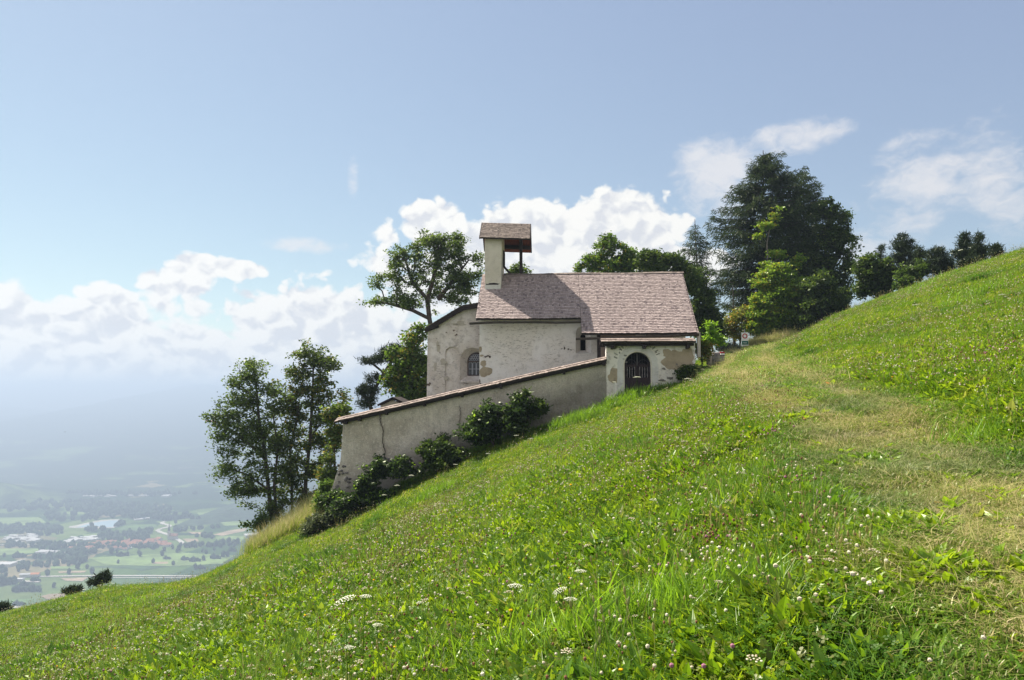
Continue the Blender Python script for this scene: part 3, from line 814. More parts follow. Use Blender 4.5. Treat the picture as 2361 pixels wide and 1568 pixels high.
# ------------------------------------------------------------------ the chapel
E0 = cx(1608, 765, 37.0); RDG_Y = 40.99; RZ = cx(1573, 629, RDG_Y).z
slope = (RZ - E0.z) / (RDG_Y - 37.0)
def rz_at(y): return E0.z + slope * (y - 37.0)
EL_Y = 37.97
XL = -3.97; XR = E0.x; XM = cx(1340, 768, 37.0).x
NW = 38.42                                     # face of the nave wall
base_z = gz1(*(LX * 2 + LY * 39).xy) - 1.0
chapel, c_at = local_root('chapel', (1.5, 40.0, -2.0), 'old white plastered hillside chapel with shingle roof and open bell turret', 'chapel')
def cb(mb, name, mat, parent=None, smooth=False, off=None):
    return mb.build(name, mat, parent or chapel, off=off or c_at, smooth=smooth)

# nave walls
xnl = cx(1105, 800, NW).x; xnr = XR - .35
mb = MB()
wx0, wx1 = cx(1327, 800, NW).x, cx(1362, 800, NW).x
wzb, wzt = cx(1340, 815, NW).z, cx(1340, 752, NW).z
ix0, ix1 = cx(1337.5, 800, NW + .45).x, cx(1349.5, 800, NW + .45).x
izb, izt = cx(1343, 808, NW + .45).z, cx(1343, 771, NW + .45).z
wr = (wx1 - wx0) / 2
ho = arch_pts(wx0, wx1, wzb, wzt - wr); hi_ = arch_pts(ix0, ix1, izb, izt - (ix1 - ix0) / 2)
topz = rz_at(NW) - .12
wall_with_holes(mb, [(xnl, -4.0), (xnr, -4.0), (xnr, topz), (xnl, topz)], [dict(pts=ho, inner=hi_, depth=.45)], NW, .6, back=True)
mb.box(xnl + .004, xnl + .6, NW + .604, 43.56, -4, rz_at(NW) - .15); mb.box(xnr - .6, xnr - .004, NW + .604, 43.56, -4, topz - .02)
mb.box(xnl + .004, xnr - .004, 43.564, 44.2, -4, topz - .02)
for x0, x1 in ((xnl + .006, xnl + .6), (xnr - .6, xnr - .006)):    # gable triangles
    ya, yb_ = NW + .02, 43.56 - .02; zr = rz_at(RDG_Y) - .2
    mb.add([(x0, ya, topz - .03), (x0, yb_ + .3, topz - .03), (x0, RDG_Y, zr), (x1, ya, topz - .03), (x1, yb_ + .3, topz - .03), (x1, RDG_Y, zr)], [(0, 2, 1), (3, 4, 5), (0, 3, 5, 2), (1, 2, 5, 4)])
cb(mb, 'nave_wall', M_white)
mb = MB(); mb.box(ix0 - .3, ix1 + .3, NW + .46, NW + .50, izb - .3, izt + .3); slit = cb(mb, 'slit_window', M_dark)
mb = MB(); mb.box(wx0 + .02, wx1 - .02, NW + .05, NW + .40, wzb - .015, wzb + .02); o = cb(mb, 'window_sill', plaster('sill_plaster', (.55, .42, .28), (.5, .38, .25), (.4, .3, .2), 1, .4, .2), slit)
# plaster losses on the nave
mb = MB()
for px, py, a, b, s in ((1119, 857, .33, .27, 3), (1114, 838, .17, .15, 5), (1106, 805, .07, .16, 8), (1110, 820, .10, .05, 9)):
    q = cx(px, py, NW); blob_patch(mb, (max(q.x, xnl + a * .75), q.z), a, b, NW, s, rough=.16)
cb(mb, 'plaster_patch', M_bare)
mb = MB()
for px, py, a, b, s in ((1124, 821, .10, .045, 11), (1119, 823, .05, .05, 12), (1129, 823, .06, .05, 13), (1301, 803, .05, .06, 14), (1310, 805, .06, .03, 15), (1316, 807, .04, .025, 16), (1295, 804, .03, .03, 17), (1108, 886, .04, .05, 18), (1106, 880, .025, .14, 19)):
    q = cx(px, py, NW); blob_patch(mb, (max(q.x, xnl + a), q.z), a, b, NW, s, rough=.4)
cb(mb, 'missing_plaster', wood_mat('hole_shadow_stone', (.13, .10, .085), (.07, .055, .05)))

# main roof
mb = MB()
def lfz(y): return rz_at(y)
B_Y = 2 * RDG_Y - NW + .5
deckt = .14
# deck under the shingles: left part, right part, back
mb.add([(XL, EL_Y, rz_at(EL_Y) - .02), (XM, EL_Y, rz_at(EL_Y) - .02), (XM, RDG_Y, RZ - .02), (XL, RDG_Y, RZ - .02), (XL, EL_Y, rz_at(EL_Y) - deckt), (XM, EL_Y, rz_at(EL_Y) - deckt), (XM, RDG_Y, RZ - deckt), (XL, RDG_Y, RZ - deckt)],
       [(0, 1, 2, 3), (4, 7, 6, 5), (0, 4, 5, 1), (0, 3, 7, 4)], 1)
mb.add([(XM, 37, E0.z - .02), (XR, 37, E0.z - .02), (XR, RDG_Y, RZ - .02), (XM, RDG_Y, RZ - .02), (XM, 37, E0.z - deckt), (XR, 37, E0.z - deckt), (XR, RDG_Y, RZ - deckt), (XM, RDG_Y, RZ - deckt)],
       [(0, 1, 2, 3), (4, 7, 6, 5), (0, 4, 5, 1), (1, 5, 6, 2), (0, 3, 7, 4)], 1)
bz = RZ - slope * (B_Y + .6 - RDG_Y)
mb.add([(XL, RDG_Y, RZ - .02), (XR, RDG_Y, RZ - .02), (XR, B_Y + .6, bz), (XL, B_Y + .6, bz), (XL, RDG_Y, RZ - deckt), (XR, RDG_Y, RZ - deckt), (XR, B_Y + .6, bz - .12), (XL, B_Y + .6, bz - .12)],
       [(0, 1, 2, 3), (4, 7, 6, 5), (1, 5, 6, 2), (2, 6, 7, 3), (0, 3, 7, 4)], 1)
shingles(mb, (XL - .03, EL_Y - .06, rz_at(EL_Y - .06)), (XM + .0, EL_Y - .06, rz_at(EL_Y - .06)), (XM + .0, RDG_Y, RZ), (XL + .02, RDG_Y, RZ), .135, .095, sag=.03, seed=3, thick=.028, lift=.03)
shingles(mb, (XM + .01, 36.95, rz_at(36.95)), (XR + .04, 36.95, rz_at(36.95)), (XR + .0, RDG_Y, RZ), (XM + .01, RDG_Y, RZ), .135, .095, sag=.02, seed=4, thick=.028, lift=.03)
shingles(mb, (XR, B_Y + .6, bz), (XL, B_Y + .6, bz), (XL, RDG_Y, RZ), (XR, RDG_Y, RZ), .33, .3, seed=5)
roof = cb(mb, 'roof', [M_shing, M_wood_d])
mb = MB()
r_ = np.random.default_rng(5)
x = -2.75
while x < XR:                                   # ridge cap of overlapping shingles, slightly uneven
    w = r_.uniform(.16, .26); z = RZ + .045 + .02 * math.sin(x * 1.3) + r_.uniform(0, .012)
    mb.add([(x, RDG_Y - .10, z - .09), (x + w, RDG_Y - .10, z - .085), (x + w, RDG_Y + .02, z + .01), (x, RDG_Y + .02, z), (x, RDG_Y + .14, z - .1), (x + w, RDG_Y + .14, z - .1)], [(0, 1, 2, 3), (3, 2, 5, 4)])
    x += w * .92
cb(mb, 'ridge_cap', M_shing_t, roof)
mb = MB(); mb.bar((XR - .03, 37.0, E0.z - .10), (XR - .03, RDG_Y, RZ - .10), .05, .2); mb.bar((XL + .0, EL_Y, rz_at(EL_Y) - .10), (XL + .0, RDG_Y - .9, RZ - .10 - .9 * slope), .05, .16); cb(mb, 'verge_board', M_wood_d, roof)

# hollowed-log gutters
def gutter(name, pts, r0, label):
    mb = MB(); P_ = [Vector(p) for p in pts]; k = 0; n = 9; rings = []
    for i, p in enumerate(P_):
        vs = []
        for j in range(n):
            a = math.pi * (1 + j / (n - 1)); vs.append((p.x, p.y + r0 * math.cos(a) * .9, p.z + r0 * math.sin(a)))
        for j in range(n):
            a = math.pi * (2 - j / (n - 1)); vs.append((p.x, p.y + r0 * .72 * math.cos(a) * .9, p.z + .002 + r0 * .72 * math.sin(a)))
        rings.append(vs)
    m_ = 2 * n
    for i in range(len(rings) - 1):
        mb.add(rings[i] + rings[i + 1], [(j, (j + 1) % m_, m_ + (j + 1) % m_, m_ + j) for j in range(m_)])
    mb.add(rings[0], [tuple(range(m_))]); mb.add(rings[-1], [tuple(range(m_ - 1, -1, -1))])
    o = cb(mb, name, M_wood_g, smooth=False); o['label'] = label
    return o
gutter('gutter', [cx(1082, 744, 37.75), cx(1140, 741, 37.75), cx(1230, 740.5, 37.75), cx(1290, 741.5, 37.75), cx(1339, 740, 37.75)], .115, 'long curved wooden gutter under the left eave')
gutter('gutter', [cx(1327, 779, 36.85), cx(1400, 777, 36.85), cx(1470, 774, 36.85), cx(1540, 772, 36.85), cx(1611, 769, 36.85)], .12, 'wooden gutter under the right eave')

# porch: posts, beam, boarded wall
mb = MB(); a = cx(1380.5, 775, 37.15); mb.bar((a.x, 37.35, gz1(*(LX * a.x + LY * 37.3).xy) - .3), (a.x, 37.35, E0.z - .1), .17); cb(mb, 'porch_post', M_wood_d)
mb = MB(); a = cx(1390, 798, 37.35); mb.bar((a.x - .15, 37.45, a.z), (a.x + 1.2, 37.45, a.z), .1); cb(mb, 'porch_rail', M_wood_d)
mb = MB(); mb.bar((XM + .1, 37.35, E0.z - .02), (XR - .15, 37.35, E0.z - .02), .14, .16); cb(mb, 'porch_beam', M_wood_d)
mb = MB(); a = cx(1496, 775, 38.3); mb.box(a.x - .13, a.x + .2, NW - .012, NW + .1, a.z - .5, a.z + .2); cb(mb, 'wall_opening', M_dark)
mb = MB(); a = cx(1380, 775, NW - .03); b_ = cx(1548, 775, NW - .03); mb.box(a.x, a.x + 1.9, NW - .03, NW + .02, 0, topz - .04); mb.box(a.x + 2.5, b_.x, NW - .03, NW + .02, 0, topz - .04); cb(mb, 'porch_wainscot', plaster('pink_plaster', (.40, .30, .25), (.36, .27, .22), (.3, .22, .18), 1, .3, .2))
mb = MB(); a = cx(1608.5, 770, 36.98); mb.box(XR - .02, XR + .12, 36.95, 37.1, cx(1608, 800, 37).z - .5, E0.z - .02); cb(mb, 'corner_board', M_wood_l)

# choir, the lower part on the left with its own roof
CWy = 39.25
P0 = [cx(984, 757, CWy), cx(1000, 749, CWy), cx(1030, 731, CWy), cx(1048, 720, CWy), cx(1066, 709, CWy), cx(1100, 703, CWy)]
xcl = cx(985.5, 800, CWy).x; xcr = xnl + .9; zbot = -4.0
out_ = [(cx(983, 915, CWy).x - .03, zbot), (xcr, zbot), (xcr, P0[-1].z - .05)] + [(p.x, p.z - .10) for p in reversed(P0[1:])] + [(xcl, P0[0].z - .06)]
W0, W1 = cx(1060, 850, CWy).x, cx(1117, 850, CWy).x; wz0 = cx(1080, 879, CWy).z; wzt = cx(1085, 801, CWy).z; rr = (W1 - W0) / 2
V0, V1 = cx(1078, 850, CWy + .4).x, cx(1118, 850, CWy + .4).x; vz0 = cx(1090, 866, CWy + .4).z; vzt = cx(1095, 813, CWy + .4).z; vr = (V1 - V0) / 2
N0, N1 = cx(1025.5, 850, CWy).x, cx(1060, 850, CWy).x - .02
nz0 = cx(1030, 907, CWy).z; nzt = cx(1040, 799, CWy).z; nr = (N1 - N0) / 2
mb = MB()
wall_with_holes(mb, out_, [dict(pts=arch_pts(W0, W1, wz0, wzt - rr), inner=arch_pts(V0, V1, vz0, vzt - vr), depth=.4), dict(pts=arch_pts(N0, N1, nz0, nzt - nr), depth=.09, cap=True)], CWy, .5)
mb.box(xcl + .01, xcl + .5, CWy + .504, 44.3, zbot, P0[0].z - .1)
mb.box(xcl + .012, xcr, 44.304, 44.7, zbot, P0[0].z - .1)
cb(mb, 'choir_wall', M_choir)
# window in the choir
win = cb(MB() if False else (lambda q: (q.box(V0 - .2, V1 + .1, CWy + .42, CWy + .45, vz0 - .2, vzt + .2), q)[1])(MB()), 'window', M_glass)
mb = MB(); fy = CWy + .385
ap = arch_pts(V0 + .02, V1 - .02, vz0 + .02, vzt - vr)
for i in range(len(ap)):
    a, b_ = ap[i], ap[(i + 1) % len(ap)]; mb.bar((a[0], fy, a[1]), (b_[0], fy, b_[1]), .07, .05)
zt = vzt - vr - .02; mb.bar((V0, fy, zt), (V1, fy, zt), .08, .06)
cb(mb, 'window_frame', M_frame, win)
mb = MB(); pw = (V1 - V0 - .08) / 4
for k in range(4):
    a = V0 + .04 + k * pw; b_ = a + pw
    z1 = zt - .12
    pts = [(a + .02, vz0 + .05), (a + .02, z1)] + [((a + b_) / 2 - (pw / 2 - .02) * math.cos(math.pi * j / 6), z1 + (pw / 2 - .02) * math.sin(math.pi * j / 6)) for j in range(1, 6)] + [(b_ - .02, z1), (b_ - .02, vz0 + .05)]
    for j in range(len(pts) - 1): mb.bar((pts[j][0], fy + .01, pts[j][1]), (pts[j + 1][0], fy + .01, pts[j + 1][1]), .028)
mb.bar((V0, fy + .01, (vz0 + zt) / 2 - .02), (V1, fy + .01, (vz0 + zt) / 2 - .02), .03)
for rrow in range(3):
    for k in range(7 - rrow):
        c_ = (V0 + .11 + .06 * rrow + k * .125, zt + .11 + rrow * .115)
        if (c_[0] - (V0 + V1) / 2) ** 2 + (c_[1] - (vzt - vr)) ** 2 > (vr - .05) ** 2: continue
        for j in range(6):
            a0, a1 = j * math.pi / 3 + .52, (j + 1) * math.pi / 3 + .52
            mb.bar((c_[0] + .058 * math.cos(a0), fy + .01, c_[1] + .058 * math.sin(a0)), (c_[0] + .058 * math.cos(a1), fy + .01, c_[1] + .058 * math.sin(a1)), .018)
cb(mb, 'lattice', M_lead, win)
mb = MB(); mb.box(W0 + .02, W1 - .02, CWy - .04, CWy + .3, wz0 - .09, wz0 + .005); cb(mb, 'window_sill', M_choir, win)
# losses on the choir wall
mb = MB()
for px, py, a, b, s in ((1061, 746, .30, .12, 21), (1049, 748, .14, .07, 22), (1028, 872, .12, .13, 25), (1010, 800, .10, .3, 26), (1022, 835, .2, .16, 27), (1003, 845, .1, .2, 28)):
    q = cx(px, py, CWy); blob_patch(mb, (q.x, q.z), a, b, CWy, s, rough=.3, thick=.006)
cb(mb, 'plaster_patch', plaster('worn_plaster', (.44, .38, .31), (.5, .44, .37), (.33, .28, .24), 2, .5, .3))
mb = MB()
for px, py, a, b, s in ((1046, 762, .07, .03, 31), (1052, 772, .05, .06, 32), (1029, 767, .04, .03, 33), (988.5, 886, .10, .08, 34), (1010, 797, .04, .02, 35), (1000, 876, .04, .02, 36), (1014, 813, .03, .03, 37), (1030, 806, .05, .015, 38), (1075, 897, .3, .03, 39), (1070, 883, .25, .025, 40)):
    q = cx(px, py, CWy); blob_patch(mb, (q.x, q.z), a, b, CWy, s, rough=.45)
cb(mb, 'missing_plaster', wood_mat('hole_shadow_brown', (.17, .12, .10), (.10, .075, .065)))
# choir roof: shingled, with a dark verge
mb = MB()
vf = CWy - .38; vb = 45.0
prof = [cx(979.5, 756, vf), cx(1000, 743.5, vf), cx(1030, 725.5, vf), cx(1048, 714.5, vf), cx(1065, 704.5, vf), cx(1106, 697.5, vf)]
for i in range(len(prof) - 1):
    a, b_ = prof[i], prof[i + 1]
    mb.add([(a.x, vf, a.z - .02), (b_.x, vf, b_.z - .02), (b_.x, vb, b_.z - .02), (a.x, vb, a.z - .02), (a.x, vf, a.z - .14), (b_.x, vf, b_.z - .14), (b_.x, vb, b_.z - .14), (a.x, vb, a.z - .14)], [(0, 1, 2, 3), (7, 6, 5, 4), (0, 4, 5, 1), (2, 6, 7, 3)], 1)
    shingles(mb, (a.x, vb, a.z), (a.x, vf - .03, a.z), (b_.x, vf - .03, b_.z), (b_.x, vb, b_.z), .2, .14, seed=40 + i)
croof = cb(mb, 'choir_roof', [M_shing_t, M_wood_d])
mb = MB()
for i in range(len(prof) - 1):
    a, b_ = prof[i], prof[i + 1]; mb.bar((a.x - .02, vf + .12, a.z - .19), (b_.x + .02, vf + .12, b_.z - .19), .16, .14)
cb(mb, 'verge_beam', M_wood_d, croof)
mb = MB()
for k in range(5):
    y = vf + .3 + k * 1.3; mb.bar((prof[0].x + .02, y, prof[0].z - .16), (prof[0].x + .7, y, prof[0].z + .22 - .12), .1)
cb(mb, 'rafter_tail', M_wood_d, croof)

# bell turret
TF = 39.93; TB = 42.2
tx0 = cx(1118, 600, TF).x; tx1 = cx(1153, 600, TF).x
tw = empty('bell_turret', (0, 0, 0)); tw.parent = chapel
def tb(mb, name, mat, parent=None): return mb.build(name, mat, parent or tw, off=c_at)
ttz = cx(1130, 548, TF).z + .02
mb = MB()
b0, b1 = tx0 - .0, tx1
f_ = cx(1156.3, 560, TF).x
ty = [(tx0 - .03, 'l'), (f_, 'r')]
midY = 41.0; trz = cx(*((1150 + 755 / 2.361) * .7954, (600 + 111 / 2.361) * .7954), midY).z
# slightly tapering block: narrower foot on the right side as it is seen
zl = 4.9
vs = [(tx0 + .02, TF, zl), (tx1 - .0, TF, zl), (tx1 - .0, TB, zl), (tx0 + .02, TB, zl), (tx0 - .03, TF, ttz), (f_ + .01, TF, ttz), (f_ + .01, TB, ttz), (tx0 - .03, TB, ttz)]
mb.add(vs, [(0, 3, 2, 1), (0, 1, 5, 4), (1, 2, 6, 5), (2, 3, 7, 6), (3, 0, 4, 7)])
mb.add([(tx0 - .03, TF, ttz), (f_ + .01, TF, ttz), (f_ + .01, TB, ttz), (tx0 - .03, TB, ttz), (tx0 - .03, midY, trz - .2), (f_ + .01, midY, trz - .2)], [(0, 1, 5, 4), (1, 2, 5), (3, 4, 5, 2), (0, 4, 3)])
tb(mb, 'turret_wall', M_tower)
mb = MB(); z_ = cx(1135, 656, TF).z; z2 = cx(1135, 663, TF).z
mb.box(tx0 - .0, tx1 + .02, TF - .06, TF + .1, z2 - .1, z_ - .03); tb(mb, 'footing', M_ring)
mb = MB(); mb.box(tx0 + .05, tx1 - .1, TF - .028, TF + .1, z_ - .028, z_ + .03); blob_patch(mb, ((tx0 + tx1) / 2, z_ + .04), .32, .04, TF + .02, 51, thick=.03, rough=.4); tb(mb, 'footing_crack', M_wood_d)
mb = MB()
a = cx(1160, 577, 41).x
for (y0, y1, z0, z1) in ((40.95, 41.05, 9.6, 8.85), (41.65, 41.75, 9.6, 8.85)):
    mb.box(f_ - .02, f_ + .07, y0, y1, z1 + .0, z0)
mb.box(f_ - .02, f_ + .068, 41.05, 41.65, 9.5, 9.6); mb.box(f_ - .02, f_ + .068, 40.95, 41.8, 8.78, 8.85); tb(mb, 'shutter_frame', M_wood_d)
# turret roof
tl = cx(*((1150 + 566 / 2.361) * .7954, (600 + 205 / 2.361) * .7954), 39.63); tr_ = cx(*((1150 + 910 / 2.361) * .7954, (600 + 215 / 2.361) * .7954), 39.63)
xa, xb = tl.x, tr_.x; ezl, ezr = tl.z, tr_.z; rzl = trz + .05; rzr = trz - .06
mb = MB()
RYE = 42.5; rdz = cx(*((1150 + 930 / 2.361) * .7954, (600 + 303 / 2.361) * .7954), RYE).z - ezr
for (ya, s_) in ((39.63, 1), (RYE, -1)):
    if s_ == -1: ezl += rdz; ezr += rdz
    A = (xa, ya, ezl); B = (xb, ya, ezr); C = (xb, midY, rzr); D = (xa, midY, rzl)
    dn = lambda p, k: (p[0], p[1], p[2] - k)
    mb.add([dn(A, .01), dn(B, .01), dn(C, .01), dn(D, .01)], [(0, 1, 2, 3)], 1)
    if s_ == 1: shingles(mb, (xa, ya - .04, ezl - .03), (xb, ya - .04, ezr - .03), C, D, .15, .10, seed=61, lift=.025)
    else: shingles(mb, (xb, ya + .04, ezr - .03), (xa, ya + .04, ezl - .03), D, C, .15, .10, seed=62, lift=.025)
ezl -= rdz; ezr -= rdz
troof = tb(mb, 'turret_roof', [M_shing_t, M_wood_d])
mb = MB()
for (ya, zz) in ((39.66, 0), (RYE - .03, rdz)):
    A = (xa + .03, ya, ezl - .09 + zz); B = (xb - .03, ya, ezr - .09 + zz); C = (xb - .03, midY, rzr - .10); D = (xa + .03, midY, rzl - .10)
    mb.add([A, B, C, D] + [(p[0], p[1], p[2] + .03) for p in (A, B, C, D)], [(0, 1, 2, 3), (7, 6, 5, 4), (0, 4, 5, 1), (1, 5, 6, 2), (3, 7, 4, 0)])
tb(mb, 'soffit_boards', M_wood_r, troof)
mb = MB()
for (ya, zz) in ((39.63, 0), (RYE, rdz)):
    for xx, e_, r2 in ((xa, ezl, rzl), (xb, ezr, rzr)):
        mb.bar((xx, ya, e_ - .06 + zz), (xx, midY, r2 - .06), .05, .14)
    mb.bar((xa, ya, ezl - .05 + zz), (xb, ya, ezr - .05 + zz), .05, .09)
tb(mb, 'verge_board', M_wood_d, troof)
mb = MB(); px_ = cx(1201, 600, 41.1).x
mb.bar((px_, 41.1, RZ - .2), (px_ - .02, 41.1, trz - .15), .17); tb(mb, 'turret_post', M_wood_d)
mb = MB(); mb.bar((f_ - .1, 42.1, ttz - .12), (xb - .05, 42.1, ttz - .18), .2, .2); mb.bar((f_ - .1, 41.0, ttz + .3), (xb - .05, 41.0, ttz + .25), .14); mb.bar((px_, 39.9, ttz - .05), (px_, 42.2, ttz - .05), .14); mb.bar((f_ - .1, 40.1, ttz - .0), (xb - .05, 40.1, ttz - .05), .12); tb(mb, 'turret_beam', M_wood_d)
mb = MB(); a = cx(1157, 608, 41.2); b_ = cx(1184, 637, 41.2); mb.bar((a.x - .1, 41.2, a.z + .08), (b_.x, 41.2, b_.z - .1), .12); tb(mb, 'turret_brace', M_wood_d)

# ------------------------------------------------------------------ the churchyard wall and its gateway
WY = 35.0
gp = [(1397, 829), (1330, 843.5), (1230, 866), (1120, 891), (1040, 909), (940, 933), (860, 951), (787, 968)]
top = [cx(a, b, WY) for a, b in gp]
lb = cx(775, 1152, WY); mid_l = cx(784, 1075, WY); tl_ = cx(791, 975, WY)
foot_pts = [(1460, 905), (1400, 935), (1300, 975), (1090, 1055), (900, 1160), (775, 1200)]
FOOT0 = cx(1090, 1040, WY).z - .44 * cx(1090, 1040, WY).x
wall_o, w_at = local_root('churchyard_wall', (top[3].x, WY, cx(1090, 1040, WY).z), 'long sloping rendered churchyard wall with dark shingle coping below the chapel', 'wall')
FOOT0 += 0.44 * w_at[0] - w_at[2]
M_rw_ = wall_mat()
def wb(mb, name, mat, parent=None, smooth=False): return mb.build(name, mat, parent or wall_o, off=w_at, smooth=smooth)
# the wall face as a dense, slightly uneven grid
mb = MB(); nx, nz = 150, 46
xs_top = np.array([p.x for p in top])[::-1]; zs_top = np.array([p.z for p in top])[::-1]
xg = np.linspace(tl_.x, top[0].x + .02, nx)
vs = []
for j in range(nz):
    f = j / (nz - 1)
    for i, x in enumerate(xg):
        zt_ = np.interp(x, xs_top, zs_top) - .03; zb_ = zt_ - 6.2 if x < -1 else zt_ - 4.5
        zb_ = min(zt_ - 4.4, -6.2 + .42 * (x + 8.2) - .6)
        z = zt_ + (zb_ - zt_) * f
        bat = max(0, (mid_l.z + .25 - z)) * .16 + max(0, (lb.z + 1.9 - z)) * .06
        lw = np.exp(-(x - tl_.x) / .8)
        lump = .035 * mnoise.noise((x * 1.6, z * 1.6, 3)) + .02 * mnoise.noise((x * 5, z * 5, 8))
        foot = z - (.44 * x + (FOOT0 + w_at[2] - .44 * w_at[0]))
        lump += .09 * max(0, min(1, 1.4 - foot)) * mnoise.noise((x * 3.5, z * 3.5, 11))
        vs.append((x - lw * bat - lw * .16 * (tl_.z - z) * .35 * (z > -99), WY - bat * .35 - lump, z))
ff = [(j * nx + i, (j + 1) * nx + i, (j + 1) * nx + i + 1, j * nx + i + 1) for j in range(nz - 1) for i in range(nx - 1)]
k0 = len(vs)
for (x, y, z) in [vs[j * nx] for j in range(nz)]: vs.append((x + .02, WY + .55, z))
for (x, y, z) in vs[:nx]: vs.append((x, WY + .55, z))
ff += [(j * nx, k0 + j, k0 + j + 1, (j + 1) * nx) for j in range(nz - 1)]
ff += [(i, i + 1, k0 + nz + i + 1, k0 + nz + i) for i in range(nx - 1)]
mb.add(vs, ff)
x0b = vs[(nz - 1) * nx][0]
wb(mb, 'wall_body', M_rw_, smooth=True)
# coping
mb = MB()
for i in range(len(top) - 1, 0, -1):
    a, b_ = top[i], top[i - 1]
    if i == len(top) - 1: a = cx(775, 971, WY)
    if i == 1: b_ = cx(1397.5, 829, WY)
    hgt = .10
    ya, yr, yb2 = WY - .30, WY + .25, WY + .8
    for (y0, z0, y1, z1) in ((ya, -.03, yr, .16), (yb2, -.03, yr, .16)):
        mb.add([(a.x, y0, a.z + z0), (b_.x, y0, b_.z + z0), (b_.x, y1, b_.z + z1), (a.x, y1, a.z + z1), (a.x, y0, a.z + z0 - .07), (b_.x, y0, b_.z + z0 - .07), (b_.x, y1, b_.z + z1 - .07), (a.x, y1, a.z + z1 - .07)],
               [(0, 1, 2, 3), (7, 6, 5, 4), (0, 4, 5, 1), (0, 3, 7, 4)], 1)
    shingles(mb, (a.x, ya - .02, a.z - .03), (b_.x, ya - .02, b_.z - .03), (b_.x, yr, b_.z + .16), (a.x, yr, a.z + .16), .32, .17, seed=70 + i, lift=.035, thick=.03, jit=.03)
coping = wb(mb, 'coping', [M_shing_l, M_wood_d])
mb = MB()
for i in range(len(top) - 1, 0, -1):
    a, b_ = top[i], top[i - 1]
    mb.bar((a.x, WY - .12, a.z - .14), (b_.x, WY - .12, b_.z - .14), .09, .11)
wb(mb, 'coping_beam', M_wood_d, coping)
for px in (800, 832, 893, 980, 1066, 1155, 1300, 1392):
    x = cx(px, 900, WY).x; z = np.interp(x, xs_top, zs_top); mb = MB(); mb.bar((x, WY - .3, z - .19), (x, WY + .05, z - .21), .12, .12)
    wb(mb, 'bracket', M_wood_d, coping)
# cracks
def crack(pts, w, s):
    r = np.random.default_rng(s); mb = MB(); P_ = []
    for (a, b) in pts:
        q = cx(a, b, WY - .05); P_.append(q)
    full = []
    for i in range(len(P_) - 1):
        for k in range(6): full.append(P_[i].lerp(P_[i + 1], k / 6) + Vector((r.uniform(-.035, .035), 0, 0)))
    for i in range(len(full) - 1):
        a, b_ = full[i], full[i + 1]; ww = w * (0.5 + .5 * math.sin(i * 1.7) ** 2)
        mb.add([(a.x - ww, WY - .06, a.z), (a.x + ww, WY - .06, a.z), (b_.x + ww, WY - .06, b_.z), (b_.x - ww, WY - .06, b_.z), (a.x, WY + .05, a.z), (b_.x, WY + .05, b_.z)], [(0, 1, 2, 3), (1, 4, 5, 2), (4, 0, 3, 5)])
    wb(mb, 'crack', M_crack)
m, t, out = newmat('crack_shadow'); pbr(t, out, (.05, .04, .035), 1, spec=0); M_crack = m
crack([(876, 957), (876, 972), (883, 990), (882, 1018), (886, 1040), (886, 1062)], .014, 1)
crack([(1059, 935), (1062, 955), (1058, 975), (1059, 1000), (1054, 1020)], .008, 2)
# bared rubble at the foot
mb = MB(); r_ = np.random.default_rng(12)
m, t, out = newmat('rubble_stone'); g_ = t.n('ShaderNodeNewGeometry'); tcn = t.n('ShaderNodeTexCoord'); nn = t.noise(tcn.outputs['Object'], 9, 5, .6)
c = t.mix(g_.outputs['Random Per Island'], (.11, .10, .095), (.26, .235, .21)); c = t.mix(t.rng(nn, .45, .65, 0, .5), c, (.08, .07, .07)); pbr(t, out, c, .95, bump=nn, bdist=.03, spec=.1); M_rubble = m
def stone(mb, c, r, s):
    q = np.random.default_rng(s); S = ICO_V * np.array(r) * q.uniform(.75, 1.15, (12, 1)); mb.add(S + np.array(c), [tuple(f) for f in ICO_F])
for k in range(46):
    if k < 22: q = cx(r_.uniform(876, 900), r_.uniform(1055, 1090), WY)
    else: q = cx(r_.uniform(778, 810), r_.uniform(1072, 1145), WY)
    stone(mb, (q.x, WY - .03 - (.10 if k >= 22 else 0) * max(0, (mid_l.z - q.z)), q.z), (r_.uniform(.06, .14), .07, r_.uniform(.04, .08)), 100 + k)
wb(mb, 'bared_rubble', M_rubble)

# gateway block
gate, g_at = local_root('gateway', (cx(1470, 888, WY).x, WY, cx(1470, 893, WY).z), 'pale plastered churchyard gateway with arched dark gate at the top of the wall', 'gateway')
def gb(mb, name, mat, parent=None, smooth=False): return mb.build(name, mat, parent or gate, off=g_at, smooth=smooth)
GX0, GX1 = cx(1397, 820, WY).x, cx(1602, 820, WY).x
gzt = cx(1500, 788, WY).z
D0, D1 = cx(1439, 850, WY).x, cx(1499.5, 850, WY).x; dzb = cx(1470, 890, WY).z - .45; dzt = cx(1469, 812, WY).z; dr = (D1 - D0) / 2
mb = MB()
FY = WY - .015
wall_with_holes(mb, [(GX0, -3.2), (GX1, -3.2), (GX1, gzt), (GX0, gzt)], [dict(pts=arch_pts(D0, D1, dzb, dzt - dr, 20), depth=.30)], FY, .58)
gb(mb, 'gateway_wall', M_gatew)
